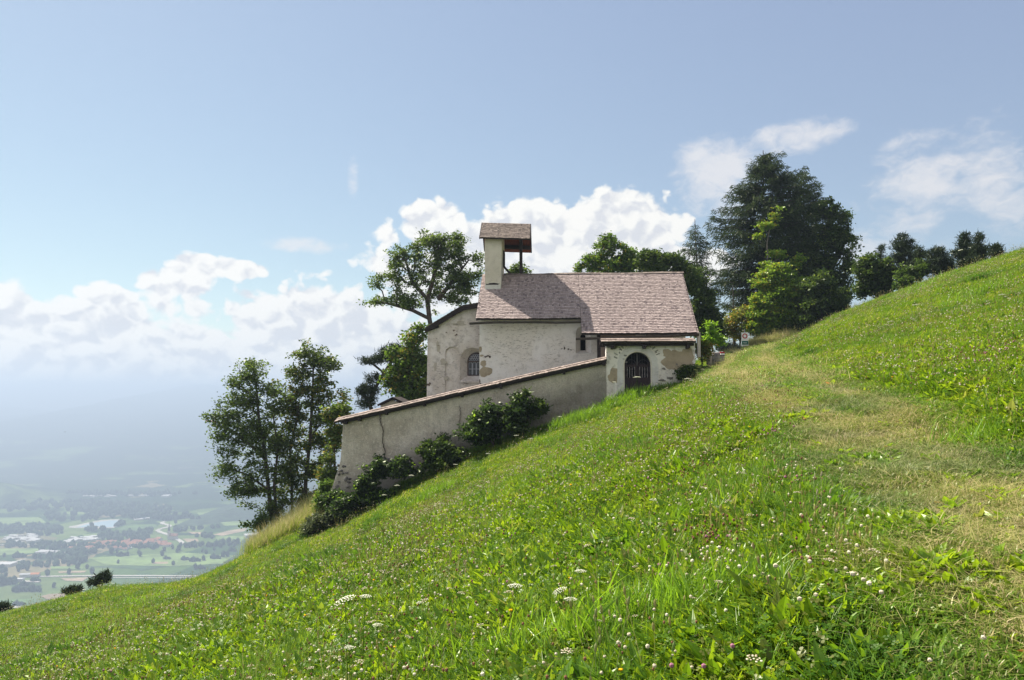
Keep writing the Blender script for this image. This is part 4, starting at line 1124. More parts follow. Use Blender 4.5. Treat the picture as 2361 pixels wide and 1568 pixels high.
# limewashed band round the arch
mb = MB()
def ring(mb, r1, r0, y, th, n=40, legs=True, wob=.03, seed=0):
    q = np.random.default_rng(seed); cxm = (D0 + D1) / 2; zs = dzt - dr
    ang = np.linspace(0, math.pi, n)
    I = [(D0 - r0, dzb)] + [(cxm - (dr + r0) * math.cos(a), zs + (dr + r0) * math.sin(a)) for a in ang] + [(D1 + r0, dzb)]
    O = [(D0 - r1 + q.uniform(-wob, wob), dzb)] + [(cxm - (dr + r1 + q.uniform(-wob, wob)) * math.cos(a), zs + (dr + r1 + q.uniform(-wob, wob)) * math.sin(a)) for a in ang] + [(D1 + r1, dzb)]
    k = len(I)
    mb.add([(p[0], y, p[1]) for p in I] + [(p[0], y, p[1]) for p in O] + [(p[0], y + th, p[1]) for p in O] + [(p[0], y + th + .01, p[1]) for p in I],
           [(i, i + 1, k + i + 1, k + i) for i in range(k - 1)] + [(k + i, k + i + 1, 2 * k + i + 1, 2 * k + i) for i in range(k - 1)] + [(3 * k + i, 3 * k + i + 1, i + 1, i) for i in range(k - 1)])
ring(mb, .34, .05, FY - .014, .014, seed=3)
gb(mb, 'lime_band', M_ring)
mb = MB(); ring(mb, .055, .0, FY - .035, .035, wob=.0); gb(mb, 'arch_moulding', M_tower)
# stones showing through above the arch
mb = MB(); r_ = np.random.default_rng(9)
for k in range(17):
    a = math.pi * (.10 + .74 * k / 16) + r_.uniform(-.03, .03); r1 = dr + r_.uniform(.36, .42); r2 = r1 + r_.uniform(.08, .24)
    cxm = (D0 + D1) / 2; zs = dzt - dr; w = r_.uniform(.02, .035)
    d = Vector((-math.cos(a), 0, math.sin(a))); s_ = Vector((d.z, 0, -d.x)); c0 = Vector((cxm, FY - .012, zs))
    pts = [c0 + d * r1 - s_ * w, c0 + d * r1 + s_ * w * .8, c0 + d * r2 + s_ * w * 1.2 + s_ * r_.uniform(-.03, .03), c0 + d * r2 - s_ * w * .6]
    mb.add(pts + [p + Vector((0, .014, 0)) for p in pts], [(0, 1, 2, 3), (0, 4, 5, 1), (1, 5, 6, 2), (2, 6, 7, 3), (3, 7, 4, 0)])
gb(mb, 'voussoir_stone', wood_mat('grey_green_stone', (.22, .21, .17), (.30, .28, .23)))
mb = MB()
for px, py, a, b, s in ((1561, 832, .62, .50, 71), (1584, 828, .30, .55, 72), (1540, 815, .26, .2, 73), (1408, 866, .28, .32, 74), (1424, 872, .16, .24, 75)):
    q = cx(px, py, FY); blob_patch(mb, (max(q.x, GX0 + a * 1.25) if px < 1420 else min(q.x, GX1 - a * 1.2), q.z), a, b, FY, s, rough=.2, n=40, thick=.004 + (s % 5) * .0015)
gb(mb, 'plaster_patch', M_bare)
mb = MB()
for px, py, a, b, s in ((1412, 801, .16, .11, 81), (1402, 799, .09, .06, 82), (1441, 820, .07, .05, 83), (1437, 828, .05, .04, 84), (1430, 806, .06, .03, 85), (1512, 812, .05, .03, 86), (1560, 840, .04, .05, 87), (1443, 835, .06, .03, 88), (1530, 850, .08, .05, 89), (1526, 877, .14, .06, 90), (1545, 872, .12, .07, 91), (1570, 868, .16, .07, 92), (1590, 862, .1, .05, 93)):
    q = cx(px, py, FY); blob_patch(mb, (q.x, q.z), a, b, FY, s, rough=.35, thick=.014)
gb(mb, 'missing_plaster', wood_mat('grey_stone_show', (.21, .19, .165), (.14, .125, .11)))
# coping of the gateway
mb = MB(); ca, cb_ = cx(1386, 787, WY - .42).x, cx(1603.5, 787, WY - .42).x; zc = cx(1500, 788, WY - .42).z; zr = cx(1500, 779.5, WY + .25).z
for (y0, z0, y1, z1) in ((WY - .42, zc, WY + .28, zr), (WY + 1.0, zc - .02, WY + .28, zr)):
    mb.add([(ca, y0, z0), (cb_, y0, z0), (cb_, y1, z1), (ca, y1, z1), (ca, y0, z0 - .06), (cb_, y0, z0 - .06), (cb_, y1, z1 - .06), (ca, y1, z1 - .06)], [(0, 1, 2, 3), (7, 6, 5, 4), (0, 4, 5, 1), (0, 3, 7, 4), (1, 5, 6, 2)], 1)
shingles(mb, (ca - .02, WY - .46, zc), (cb_ + .02, WY - .46, zc), (cb_, WY + .28, zr), (ca, WY + .28, zr), .42, .19, seed=77, lift=.035, thick=.035, jit=.03)
shingles(mb, (cb_, WY + 1.02, zc - .03), (ca, WY + 1.02, zc - .03), (ca, WY + .28, zr), (cb_, WY + .28, zr), .42, .19, seed=78, lift=.03)
gcop = gb(mb, 'coping', [M_shing_l, M_wood_d])
mb = MB(); mb.bar((ca + .05, WY - .22, zc - .12), (cb_ - .05, WY - .22, zc - .12), .1, .12); gb(mb, 'coping_beam', M_wood_d, gcop)
for px in (1412, 1485, 1585):
    x = cx(px, 795, WY - .2).x; mb = MB(); mb.bar((x, WY - .42, zc - .22), (x, WY, zc - .24), .15, .15); gb(mb, 'bracket', M_wood_d, gcop)
# the gate: two leaves of dark boards, turned balusters, scroll ironwork above
mb = MB(); gy = WY + .12
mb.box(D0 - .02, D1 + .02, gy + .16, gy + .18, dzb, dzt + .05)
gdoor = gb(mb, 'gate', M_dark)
zs = dzt - dr; zr1 = cx(1470, 843, gy).z; zr2 = cx(1470, 873, gy).z
for s_ in (0, 1):
    mb = MB(); xa_, xb_ = (D0 + .02, (D0 + D1) / 2 - .012) if s_ == 0 else ((D0 + D1) / 2 + .012, D1 - .02)
    mb.box(xa_, xa_ + .07, gy - .02, gy + .04, dzb, zs + .15); mb.box(xb_ - .07, xb_, gy - .02, gy + .04, dzb, zs + .15)
    mb.box(xa_ + .071, xb_ - .071, gy - .018, gy + .04, zr1 - .06, zr1 + .05); mb.box(xa_ + .071, xb_ - .071, gy - .018, gy + .04, zr2 - .05, zr2 + .05); mb.box(xa_ + .071, xb_ - .071, gy - .01, gy + .03, dzb, zr2 - .051)
    leaf = gb(mb, 'gate_leaf', M_iron_w := wood_mat('gate_wood' + str(s_), (.020, .013, .016), (.05, .032, .034), (12, 12, 1), .55), gdoor)
mb = MB()
n_b = 9
for k in range(n_b):
    x = D0 + .14 + (D1 - D0 - .28) * k / (n_b - 1)
    if abs(x - (D0 + D1) / 2) < .05: continue
    z0, z1 = zr2 + .05, zr1 - .06; h = z1 - z0
    mb.tube([(x, gy, z0), (x, gy, z0 + .12 * h), (x, gy, z0 + .2 * h), (x, gy, z0 + .5 * h), (x, gy, z0 + .8 * h), (x, gy, z0 + .88 * h), (x, gy, z1)], [.022, .022, .03, .018, .03, .02, .022], 8)
gb(mb, 'baluster', wood_mat('worn_baluster', (.08, .065, .07), (.28, .25, .25), (12, 12, 2), .5), gdoor)
mb = MB(); cxm = (D0 + D1) / 2
mb.bar((cxm, gy - .01, zr1), (cxm, gy - .01, dzt - .02), .06, .04)
for s_ in (-1, 1):
    for (cx_, cz_, r, t0, t1, turns) in ((cxm + s_ * .27, zs + .04, .23, 0, 3.3, 1), (cxm + s_ * .23, zs - .02, .13, .2, 4.4, 1), (cxm + s_ * .33, zs - .10, .09, 0, 5, 1)):
        pts = [(cx_ + s_ * r * math.cos(a) * (1 - .12 * a / 5), gy, cz_ + r * math.sin(a) * (1 - .12 * a / 5)) for a in np.linspace(t0, t1, 14)]
        mb.tube(pts, .012, 5)
    mb.tube([(cxm + s_ * (dr - .03) * math.cos(a), gy, zs + (dr - .03) * math.sin(a)) for a in np.linspace(0, math.pi / 2, 12)], .016, 5)
for k in range(9):
    x = D0 + .12 + (D1 - D0 - .24) * k / 8; mb.bar((x, gy + .06, zr1), (x, gy + .06, zs + math.sqrt(max(0, dr ** 2 - (x - cxm) ** 2)) - .02), .01)
gb(mb, 'ironwork', M_iron, gdoor)

# ------------------------------------------------------------------ small hut behind the wall
hut, h_at = local_root('hut', (cx(905, 930, 37.5).x, 37.5, -4.0), 'small cream hut with low dark gable roof peeking over the churchyard wall', 'hut')
mb = MB(); a, b_ = cx(877, 935, 37.0), cx(933, 935, 37.0); pk = cx(905, 920, 37.0)
mb.add([(a.x, 37, -4), (b_.x, 37, -4), (b_.x, 37, b_.z + .0), (pk.x, 37, pk.z - .05), (a.x, 37, a.z), (a.x, 38.5, -4), (b_.x, 38.5, -4), (b_.x, 38.5, b_.z), (pk.x, 38.5, pk.z - .05), (a.x, 38.5, a.z)],
       [(0, 1, 2, 3, 4), (9, 8, 7, 6, 5), (0, 4, 9, 5), (1, 6, 7, 2)]); mb.build('hut_wall', M_tower, hut, off=h_at)
mb = MB()
for s_ in ((cx(870.5, 934.5, 36.8), cx(905, 917.5, 36.8)), (cx(905, 917.5, 36.8), cx(943, 935.5, 36.8))):
    mb.bar((s_[0].x, 36.8, s_[0].z), (s_[1].x, 36.8, s_[1].z), .1, .1); q0, q1 = s_
    mb.add([(q0.x, 36.75, q0.z + .05), (q1.x, 36.75, q1.z + .05), (q1.x, 38.8, q1.z + .05), (q0.x, 38.8, q0.z + .05), (q0.x, 36.75, q0.z - .02), (q1.x, 36.75, q1.z - .02), (q1.x, 38.8, q1.z - .02), (q0.x, 38.8, q0.z - .02)], [(0, 1, 2, 3), (7, 6, 5, 4), (0, 4, 5, 1)])
mb.build('hut_roof', M_wood_d, hut, off=h_at)

# ------------------------------------------------------------------ marker stone, bollard stone, sign, paraglider
m, t, out = newmat('rough_grey_stone'); tcn = t.n('ShaderNodeTexCoord'); nn = t.noise(tcn.outputs['Object'], 3, 6, .65); n2 = t.noise(tcn.outputs['Object'], 14, 5, .6)
c = t.mix(t.rng(nn, .35, .65), (.16, .15, .15), (.32, .30, .28)); c = t.mix(t.rng(n2, .5, .7, 0, .5), c, (.08, .075, .07)); pbr(t, out, c, .95, bump=n2, bdist=.05, spec=.1); M_stone = m
SY = 41.5
q = P(1650, 829, SY); q.z = gz1(q.x, q.y) + .16; ms = empty('marker_stone', q, 0); tag(ms, 'grey boulder with a red and white trail mark beside the chapel path', 'boulder')
mb = MB(); bm = bmesh.new(); bmesh.ops.create_icosphere(bm, subdivisions=3, radius=1)
for v in bm.verts:
    c_ = v.co.copy(); b_ = Vector([math.copysign(abs(k) ** .45, k) for k in c_]) ; n_ = 1 + .12 * mnoise.noise(c_ * 1.7) + .05 * mnoise.noise(c_ * 5)
    v.co = Vector((b_.x * .47 * n_, b_.y * .4 * n_, (b_.z * .5 + .3 + .12 * c_.x) * (.72) * n_))
bm.verts.index_update()
mb.add([v.co[:] for v in bm.verts], [tuple(v.index for v in f.verts) for f in bm.faces]); bm.free(); mb.build('boulder', M_stone, ms, smooth=True)
m, t, out = newmat('paint_red'); pbr(t, out, (.42, .02, .03), .6); M_pr = m
m, t, out = newmat('paint_white'); pbr(t, out, (.82, .80, .78), .6); M_pw = m
mb = MB()
def bent(x0, x1, z0, z1, y): 
    mb.add([(x0, y, z0), (x1, y + .03, z0), (x1, y + .05, z1), (x0, y + .02, z1), (x0, y + .2, z0), (x1, y + .2, z0), (x1, y + .2, z1), (x0, y + .2, z1)], [(0, 1, 2, 3), (0, 4, 5, 1), (1, 5, 6, 2), (2, 6, 7, 3), (3, 7, 4, 0)])
bent(.14, .38, .50, .58, -.46); mb.build('red_paint_mark', M_pr, ms)
mb = MB(); bent(.14, .38, .41, .497, -.462); mb.build('white_paint_mark', M_pw, ms)
q = P(1636, 826, 41.0); q.z = gz1(q.x, q.y) + .12
mb = MB(); mb.tube([(0, 0, -.3), (0, 0, .3), (.02, 0, .62), (.02, 0, .70)], [.12, .115, .10, .05], 9); o = mb.build('bollard_stone', plaster('mottled_stone', (.55, .47, .38), (.4, .33, .26), (.2, .16, .13), 4, .7, .6), smooth=True); o.location = q
tag(o, 'short mottled upright stone between the chapel and the painted boulder', 'stone')

q = P(1717, 796, 57.0); q.z = gz1(q.x, q.y)
sg = empty('trail_sign', q); tag(sg, 'small white road sign with a red ring and green panel at the path end', 'sign')
mb = MB(); mb.tube([(0, .04, -.5), (0, .04, 1.55)], .03, 8); mb.build('sign_post', M_lead, sg)
mb = MB(); mb.box(-.26, .26, -.02, .02, 0.30, 1.32); mb.build('sign_board', M_pw, sg)
mb = MB(); nn_ = 28
for k in range(nn_):
    a0, a1 = 2 * math.pi * k / nn_, 2 * math.pi * (k + 1) / nn_
    mb.add([(r * math.cos(a), -.026, 1.04 + r * math.sin(a)) for r, a in ((.12, a0), (.2, a0), (.2, a1), (.12, a1))], [(0, 3, 2, 1)])
mb.build('red_ring', M_pr, sg)
m, t, out = newmat('sign_green'); pbr(t, out, (.015, .12, .085), .5); 
mb = MB(); mb.box(-.245, .245, -.028, -.021, .36, .66); mb.build('green_panel', m, sg)
mb = MB(); mb.box(-.14, .14, -.031, -.0285, .49, .52); mb.build('panel_lettering', M_pw, sg)

# two parked machines' tops are not readable in the photo; the paraglider is
q = P(485, 975, 820)
pg = empty('paraglider', q); tag(pg, 'red paraglider flying over the valley left of the trees', 'paraglider')
m, t, out = newmat('red_canopy'); pbr(t, out, (.85, .05, .08), .6); M_cano = m
mb = MB(); n_ = 18; W_ = 5.6
rows_ = []
for i in range(n_ + 1):
    u = -1 + 2 * i / n_; x = W_ * math.sin(u * 1.15) / math.sin(1.15); z = 2.4 * math.cos(u * 1.35) - 1.1 * u; ch = 1.25 * math.sqrt(max(0.05, 1 - u * u * .92)); rows_.append([(x, -ch, z), (x, -ch * .3, z + .38), (x, ch, z + .1), (x, ch * .2, z - .1)])
for i in range(n_):
    a, b_ = rows_[i], rows_[i + 1]; mb.add(a + b_, [(j, (j + 1) % 4, 4 + (j + 1) % 4, 4 + j) for j in range(4)])
mb.build('canopy', M_cano, pg)
mb = MB()
for i in (1, 5, 9, 13, 17):
    p_ = rows_[i][0]; mb.bar((p_[0], 0, p_[2]), (.3 * (1 if p_[0] > 0 else -1), 0, -5.0), .012)
mb.build('lines', M_iron, pg)
M_pilot = flat_mat('pilot_suit', (.08, .09, .12))
mb = MB(); mb.tube([(0, .1, -4.7), (0, .05, -5.0), (0, 0, -5.4), (0, -.3, -5.75), (0, -.8, -5.6), (0, -1.1, -5.9)], [.11, .16, .2, .18, .12, .06], 8); pil = mb.build('person', M_pilot, smooth=True)
pil.location = q; tag(pil, 'tiny pilot in dark suit seated under the red paraglider', 'person')
# two small birds over the valley
m, t, out = newmat('bird_dark'); pbr(t, out, (.03, .03, .035), .9)
def bird(px, py, Y, lab):
    mb = MB(); mb.tube([(0, -.3, 0), (0, -.1, .02), (0, .15, 0), (0, .35, 0)], [.02, .08, .07, .02], 6)
    for s_ in (-1, 1): mb.add([(0, -.12, .03), (s_ * .35, -.05, .16), (s_ * .8, .08, .05), (s_ * .35, .12, .15), (0, .14, .03), (s_ * .35, .04, .13)], [(0, 1, 5, 4), (1, 2, 3, 5), (4, 5, 3)])
    o = mb.build('bird', m); o.location = P(px, py, Y); tag(o, lab, 'bird')
bird(150, 996, 330, 'dark bird gliding in the blue haze high above the valley')
bird(92, 1193, 360, 'dark bird crossing low over the pale valley fields at left')
# ------------------------------------------------------------------ leaves and bark
def leaf_mat(name, a, b, c3=None, p3=.12, trans=.5, gloss=.10, patchy=False):
    m, t, out = newmat(name)
    g = t.n('ShaderNodeNewGeometry'); r = g.outputs['Random Per Island']
    oi = t.n('ShaderNodeObjectInfo')
    tcn = t.n('ShaderNodeTexCoord'); nn = t.noise(tcn.outputs['Object'], .8, 3, .6)
    f = t.m('ADD', t.m('MULTIPLY', r, .7), t.m('MULTIPLY', t.rng(nn, .35, .65), .3))
    c = t.mix(f, a, b)
    if c3 is not None:
        r2 = t.m('FRACT', t.m('MULTIPLY', r, 13.7))
        c = t.mix(t.rng(t.m('ADD', r2, t.m('MULTIPLY', t.m('SUBTRACT', nn, .5), 1.2)), 1 - p3, 1 - p3 + .05), c, c3)
    if patchy:                                                            # the sward changes from place to place
        loc = oi.outputs['Location']
        p1 = t.noise(loc, .42, 4, .6); p2 = t.noise(loc, 1.7, 3, .6)
        c = t.mix(t.rng(p1, .50, .66, 0, .65), c, tuple(x * y for x, y in zip(a, (.75, 1.0, 1.6))))
        c = t.mix(t.rng(p2, .54, .68, 0, .28), c, (b[0] * 1.15, b[1] * .86, b[2] * 2.2))
        c = t.mix(t.rng(oi.outputs['Random'], .92, .94, 0, .4), c, (.26, .20, .07))
    d = t.n('ShaderNodeBsdfDiffuse'); t.l(c, d.inputs[0])
    tr = t.n('ShaderNodeBsdfTranslucent')
    hs = t.n('ShaderNodeHueSaturation'); hs.inputs['Value'].default_value = 1.5; hs.inputs['Hue'].default_value = .487; t.l(c, hs.inputs['Color']); t.l(hs.outputs[0], tr.inputs[0])
    mx = t.n('ShaderNodeMixShader'); mx.inputs[0].default_value = trans; t.l(d.outputs[0], mx.inputs[1]); t.l(tr.outputs[0], mx.inputs[2])
    gl = t.n('ShaderNodeBsdfGlossy'); gl.inputs['Roughness'].default_value = .38; gl.inputs[0].default_value = (.5, .52, .42, 1)
    m2 = t.n('ShaderNodeMixShader'); m2.inputs[0].default_value = gloss * .5; t.l(mx.outputs[0], m2.inputs[1]); t.l(gl.outputs[0], m2.inputs[2])
    t.l(m2.outputs[0], out.inputs[0])
    return m
M_bark = wood_mat('dark_bark', (.045, .036, .030), (.10, .085, .07), (6, 6, 1.2), .95)
M_bark_g = wood_mat('grey_bark', (.09, .08, .07), (.17, .155, .14), (6, 6, 1.2), .95)
L_ash = leaf_mat('leaves_ash', (.030, .058, .011), (.115, .175, .026))
L_mid = leaf_mat('leaves_mid', (.030, .068, .008), (.11, .19, .018), (.20, .17, .015), .08)
L_dark = leaf_mat('leaves_dark', (.018, .040, .008), (.070, .120, .016), (.11, .15, .02), .12, trans=.45)
L_maple = leaf_mat('leaves_maple', (.065, .14, .010), (.19, .30, .020), (.30, .26, .02), .10)
L_yell = leaf_mat('leaves_autumn', (.07, .11, .012), (.20, .23, .02), (.32, .21, .03), .25)
L_lite = leaf_mat('leaves_bright', (.09, .20, .010), (.22, .38, .02))
L_larch = leaf_mat('larch_needles', (.012, .024, .010), (.048, .072, .022), trans=.3, gloss=.05)
L_pine = leaf_mat('pine_needles', (.014, .026, .012), (.042, .062, .026), trans=.15, gloss=.08)
L_shrub = leaf_mat('leaves_shrub', (.013, .030, .008), (.050, .092, .016), (.17, .29, .02), .12)

def lobes_sample(lobes, n, r):
    w = np.array([l[3] * l[4] * l[5] for l in lobes]) ** .75; w /= w.sum()
    k = r.choice(len(lobes), n, p=w); L = np.array(lobes)[k]
    d = r.normal(size=(n, 3)); d /= np.linalg.norm(d, axis=1)[:, None]
    rad = r.uniform(.15, 1, n) ** .45
    return L[:, :3] + d * L[:, 3:] * rad[:, None]

def branches(trunks, targets, r, base_r, tip=.012, wob=.12):
    """trunks: list of polylines; targets are reached by branches growing from the nearest lower node"""
    nodes = []; par = []
    for tk in trunks:
        prev = -1
        for p in tk:
            nodes.append(np.array(p, float)); par.append(prev); prev = len(nodes) - 1
    root_xy = nodes[0]
    ends = []
    trunk_top = max(p[2] for p in nodes)
    order = np.argsort([min(np.linalg.norm(t_ - q) for q in nodes) for t_ in targets])
    N = np.array(nodes)
    for k in order:
        t_ = targets[k]
        d = N - t_; dist = np.linalg.norm(d, axis=1); h = N[:, 2] - t_[2]
        cost = dist + np.maximum(0, h + .35 * np.hypot(d[:, 0], d[:, 1])) * 1.6
        j = int(np.argmin(cost)); p0 = N[j]; L = dist[j]
        n = max(2, int(L / .55)); prev = j; side = r.normal(size=3) * wob * L
        new = []
        for i in range(1, n + 1):
            f = i / n
            q = p0 + (t_ - p0) * f + side * math.sin(math.pi * f) * .5 + np.array([0, 0, .16 * L * math.sin(math.pi * f)])
            if i < n: q = q + r.normal(size=3) * .04 * min(1, L)
            new.append(q); par.append(prev); prev = len(N) + len(new) - 1
        N = np.vstack([N, new]); ends.append(len(N) - 1)
    par = np.array(par); cnt = np.zeros(len(N))
    for e in ends: cnt[e] += 1
    for i in range(len(N) - 1, -1, -1):
        if par[i] >= 0: cnt[par[i]] += cnt[i]
    tot = max(cnt.max(), 1)
    rad = np.maximum(tip, base_r * (cnt / tot) ** .52)
    return N, par, rad, ends
def skeleton_mesh(name, N, par, rad, mat, parent, origin, n=5, minr=0):
    V = []; F = []
    for i in range(len(N)):
        p = par[i]
        if p < 0: continue
        a, b = N[p], N[i]; d = b - a; L = np.linalg.norm(d)
        if L < 1e-5: continue
        d /= L; up = np.array([0, 0, 1.]) if abs(d[2]) < .9 else np.array([0, 1., 0]); sx = np.cross(d, up); sx /= np.linalg.norm(sx); sy = np.cross(sx, d)
        ra = min(rad[p], rad[i] * 1.6); rb = rad[i]; k = len(V)
        for q, rr_ in ((a, ra), (b, rb)):
            for j in range(n):
                t_ = 2 * math.pi * j / n; V.append(q + (sx * math.cos(t_) + sy * math.sin(t_)) * rr_)
        F += [(k + j, k + (j + 1) % n, k + n + (j + 1) % n, k + n + j) for j in range(n)]
    return np_mesh(name, np.array(V) - origin, F, mat, parent, smooth=True)

def leaf_cards(centers, per, spread, size, r, flat=.6, aspect=.55, droop=0.0, outward=None):
    """kite shaped leaves scattered round each centre"""
    n = len(centers) * per
    c = np.repeat(centers, per, axis=0)
    d = r.normal(size=(n, 3)) * np.array([1, 1, flat]) * spread * .55
    pos = c + d
    a = r.normal(size=(n, 3)); a[:, 2] = a[:, 2] * .5 - droop; a /= np.linalg.norm(a, axis=1)[:, None]
    u = np.cross(a, r.normal(size=(n, 3)) + np.array([0, 0, .8])); u /= np.linalg.norm(u, axis=1)[:, None]
    s = size * r.uniform(.6, 1.3, n)[:, None]
    p0 = pos; p1 = pos + a * s * .5 + u * s * aspect * .5; p2 = pos + a * s; p3 = pos + a * s * .5 - u * s * aspect * .5
    V = np.stack([p0, p1, p2, p3], 1).reshape(-1, 3); F = np.arange(n * 4).reshape(n, 4)
    return V, F

def X2(px, Y): return P(px, 784, Y).x
def lobe(px, py, rx, ry, Y, ry_depth=None):
    """a foliage mass given by its outline in the photo and its distance; depth about as large as its width"""
    c = P(px, py, Y); k = Y / 1700
    return (c.x, c.y, c.z, rx * k, (ry_depth if ry_depth is not None else rx * k * .8), ry * k)

def broad_tree(name, label, cat, group, base, trunks, lobes, nclu, per, spread, size, lmat, seed, base_r=.25, bark=None, flat=.6, aspect=.55, droop=0., crown='crown', wob=.12, keep=1.0, gapf=1.0, gapt=.26, stray=(.16, .03, .13)):
    r = np.random.default_rng(seed)
    t_ = lobes_sample(lobes, nclu, r)
    ctr = t_.mean(0); far = r.uniform(size=len(t_)) < stray[0]                # stray sprays past the outline
    t_[far] += (t_[far] - ctr) * r.uniform(stray[1], stray[2], (far.sum(), 1)) + r.normal(size=(far.sum(), 3)) * .18
    q_ = t_ * gapf + seed
    gap = np.array([mnoise.noise(Vector(p)) for p in q_])
    t_ = t_[gap > np.quantile(gap, gapt)]                                                   # holes where the sky shows through
    N, par, rad, ends = branches(trunks, t_, r, base_r, wob=wob)
    o = empty(name, tuple(base)); tag(o, label, cat, group)
    skeleton_mesh('trunk', N, par, rad, bark or M_bark, o, np.array(base))
    # leaves at the targets and a little along the last twigs
    tw = [N[par[e]] for e in ends if par[e] >= 0]
    tips = np.vstack([t_, np.array(tw)[:: 2]])
    tips = tips[r.uniform(size=len(tips)) < keep]
    V, F = leaf_cards(tips, per, spread, size, r, flat, aspect, droop)
    np_mesh(crown, V - np.array(base), F, lmat, o)
    return o
def trunk_line(pts):
    """a trunk given as photo points with distances"""
    P_ = [np.array(P(*p)) for p in pts]; out_ = []
    for i in range(len(P_) - 1):
        n = max(1, int(np.linalg.norm(P_[i + 1] - P_[i]) / .6))
        out_ += [P_[i] + (P_[i + 1] - P_[i]) * k / n for k in range(n)]
    return out_ + [P_[-1]]
def tr(pts): return trunk_line(pts)
def gbase(px, py, Y):
    p = P(px, py, Y); return (p.x, p.y, gz1(p.x, p.y) - .05)
def down(pts):
    """trunk polyline whose first point is dropped into the ground"""
    T = tr(pts); b = T[0]; g = gz1(b[0], b[1]) - .3
    if b[2] > g + .3:
        n = int((b[2] - g) / .8) + 1
        T = [np.array([b[0], b[1], g + (b[2] - g) * k / n]) for k in range(n)] + T
    return T

def make(name, label, cat, group, trunks, *a, **k):
    T = [down(t) if i == 0 or k.get('multi') else tr(t) for i, t in enumerate(trunks)]
    k.pop('multi', None)
    b = T[0][0]
    return broad_tree(name, label, cat, group, (b[0], b[1], b[2] + .25), T, *a, **k)

# --- tree behind the choir
Y = 50
make('ash_tree', 'tall loose crowned tree behind the choir with open spreading boughs', 'tree', None,
     [[(1010, 900, Y), (1003, 800, Y), (990, 735, Y), (985, 690, Y), (1000, 640, Y), (1010, 590, Y), (1010, 550, Y)], [(990, 735, Y), (950, 715, Y), (915, 705, Y), (870, 695, Y)], [(1010, 690, Y), (1050, 640, Y), (1080, 600, Y)], [(985, 690, Y), (950, 650, Y), (935, 600, Y)]],
     [lobe(1000, 570, 55, 40, Y), lobe(1035, 565, 50, 35, Y), lobe(1070, 620, 50, 55, Y), lobe(940, 605, 45, 35, Y), lobe(895, 655, 40, 25, Y), lobe(868, 690, 24, 18, Y), lobe(935, 690, 50, 22, Y), lobe(1000, 650, 60, 55, Y), lobe(1060, 680, 50, 30, Y), lobe(975, 560, 30, 22, Y), lobe(920, 580, 30, 16, Y)],
     560, 32, .36, .19, L_ash, 11, base_r=.19, wob=.10, keep=.9)
make('ash_tree', 'small tree top showing right of the bell turret above the roof', 'tree', None,
     [[(1190, 700, 52), (1192, 650, 52), (1190, 625, 52)]], [lobe(1177, 618, 10, 10, 52), lobe(1192, 615, 10, 10, 52), lobe(1206, 622, 10, 9, 52), lobe(1190, 630, 22, 8, 52)], 26, 40, .35, .2, L_ash, 12, base_r=.08)
# --- bushy tree left of the choir
Y = 45
make('broadleaf_tree', 'dense mid green tree against the left wall of the choir', 'tree', None,
     [[(950, 960, Y), (948, 880, Y), (950, 820, Y)]], [lobe(955, 790, 28, 32, Y), lobe(935, 830, 42, 38, Y), lobe(960, 860, 48, 45, Y), lobe(925, 880, 40, 35, Y), lobe(955, 905, 50, 30, Y), lobe(965, 765, 14, 18, Y)], 380, 34, .38, .22, L_mid, 13, base_r=.2)
# --- pine hanging over the wall
def pine_tree(name, label, group, trunks, lobes, nclu, seed, per=34, nl=.20, spread=.16, base_r=.16, lmat=None, cat='pine tree', wob=.12, twig=.012, wid=.09, bark=None):
    r = np.random.default_rng(seed)
    T = [down(t) if i == 0 else tr(t) for i, t in enumerate(trunks)]
    base = T[0][0] + np.array([0, 0, .25])
    t_ = lobes_sample(lobes, nclu, r)
    N, par, rad, ends = branches(T, t_, r, base_r, tip=twig, wob=wob)
    o = empty(name, tuple(base)); tag(o, label, cat, group)
    skeleton_mesh('trunk', N, par, rad, bark or M_bark, o, base)
    tips = np.vstack([t_, np.array([N[par[e]] for e in ends])])
    n = len(tips) * per; c = np.repeat(tips, per, axis=0) + r.normal(size=(n, 3)) * spread * np.array([1, 1, .6])
    d = r.normal(size=(n, 3)); d[:, 2] += .5; d /= np.linalg.norm(d, axis=1)[:, None]
    u = np.cross(d, r.normal(size=(n, 3))); u /= np.linalg.norm(u, axis=1)[:, None]
    L = nl * r.uniform(.6, 1.2, n)[:, None]
    V = np.stack([c - u * L * wid, c + u * L * wid, c + d * L + u * L * wid * .3, c + d * L - u * L * wid * .3], 1).reshape(-1, 3) - base
    np_mesh('crown', V, np.arange(n * 4).reshape(n, 4), lmat or L_pine, o)
    return o
Y = 46
pine_tree('pine_tree', 'sparse crooked pine with drooping limbs above the hut', None, [[(880, 1000, Y), (850, 930, Y), (862, 900, Y), (885, 860, Y), (905, 830, Y)], [(885, 860, Y), (860, 840, Y), (835, 832, Y)], [(855, 920, Y), (835, 912, Y)]],
     [lobe(905, 815, 30, 22, Y), lobe(870, 828, 26, 10, Y), lobe(838, 832, 18, 7, Y), lobe(860, 870, 16, 14, Y), lobe(845, 900, 22, 12, Y), lobe(845, 925, 22, 14, Y), lobe(830, 905, 10, 8, Y)], 95, 14, base_r=.13, nl=.24)
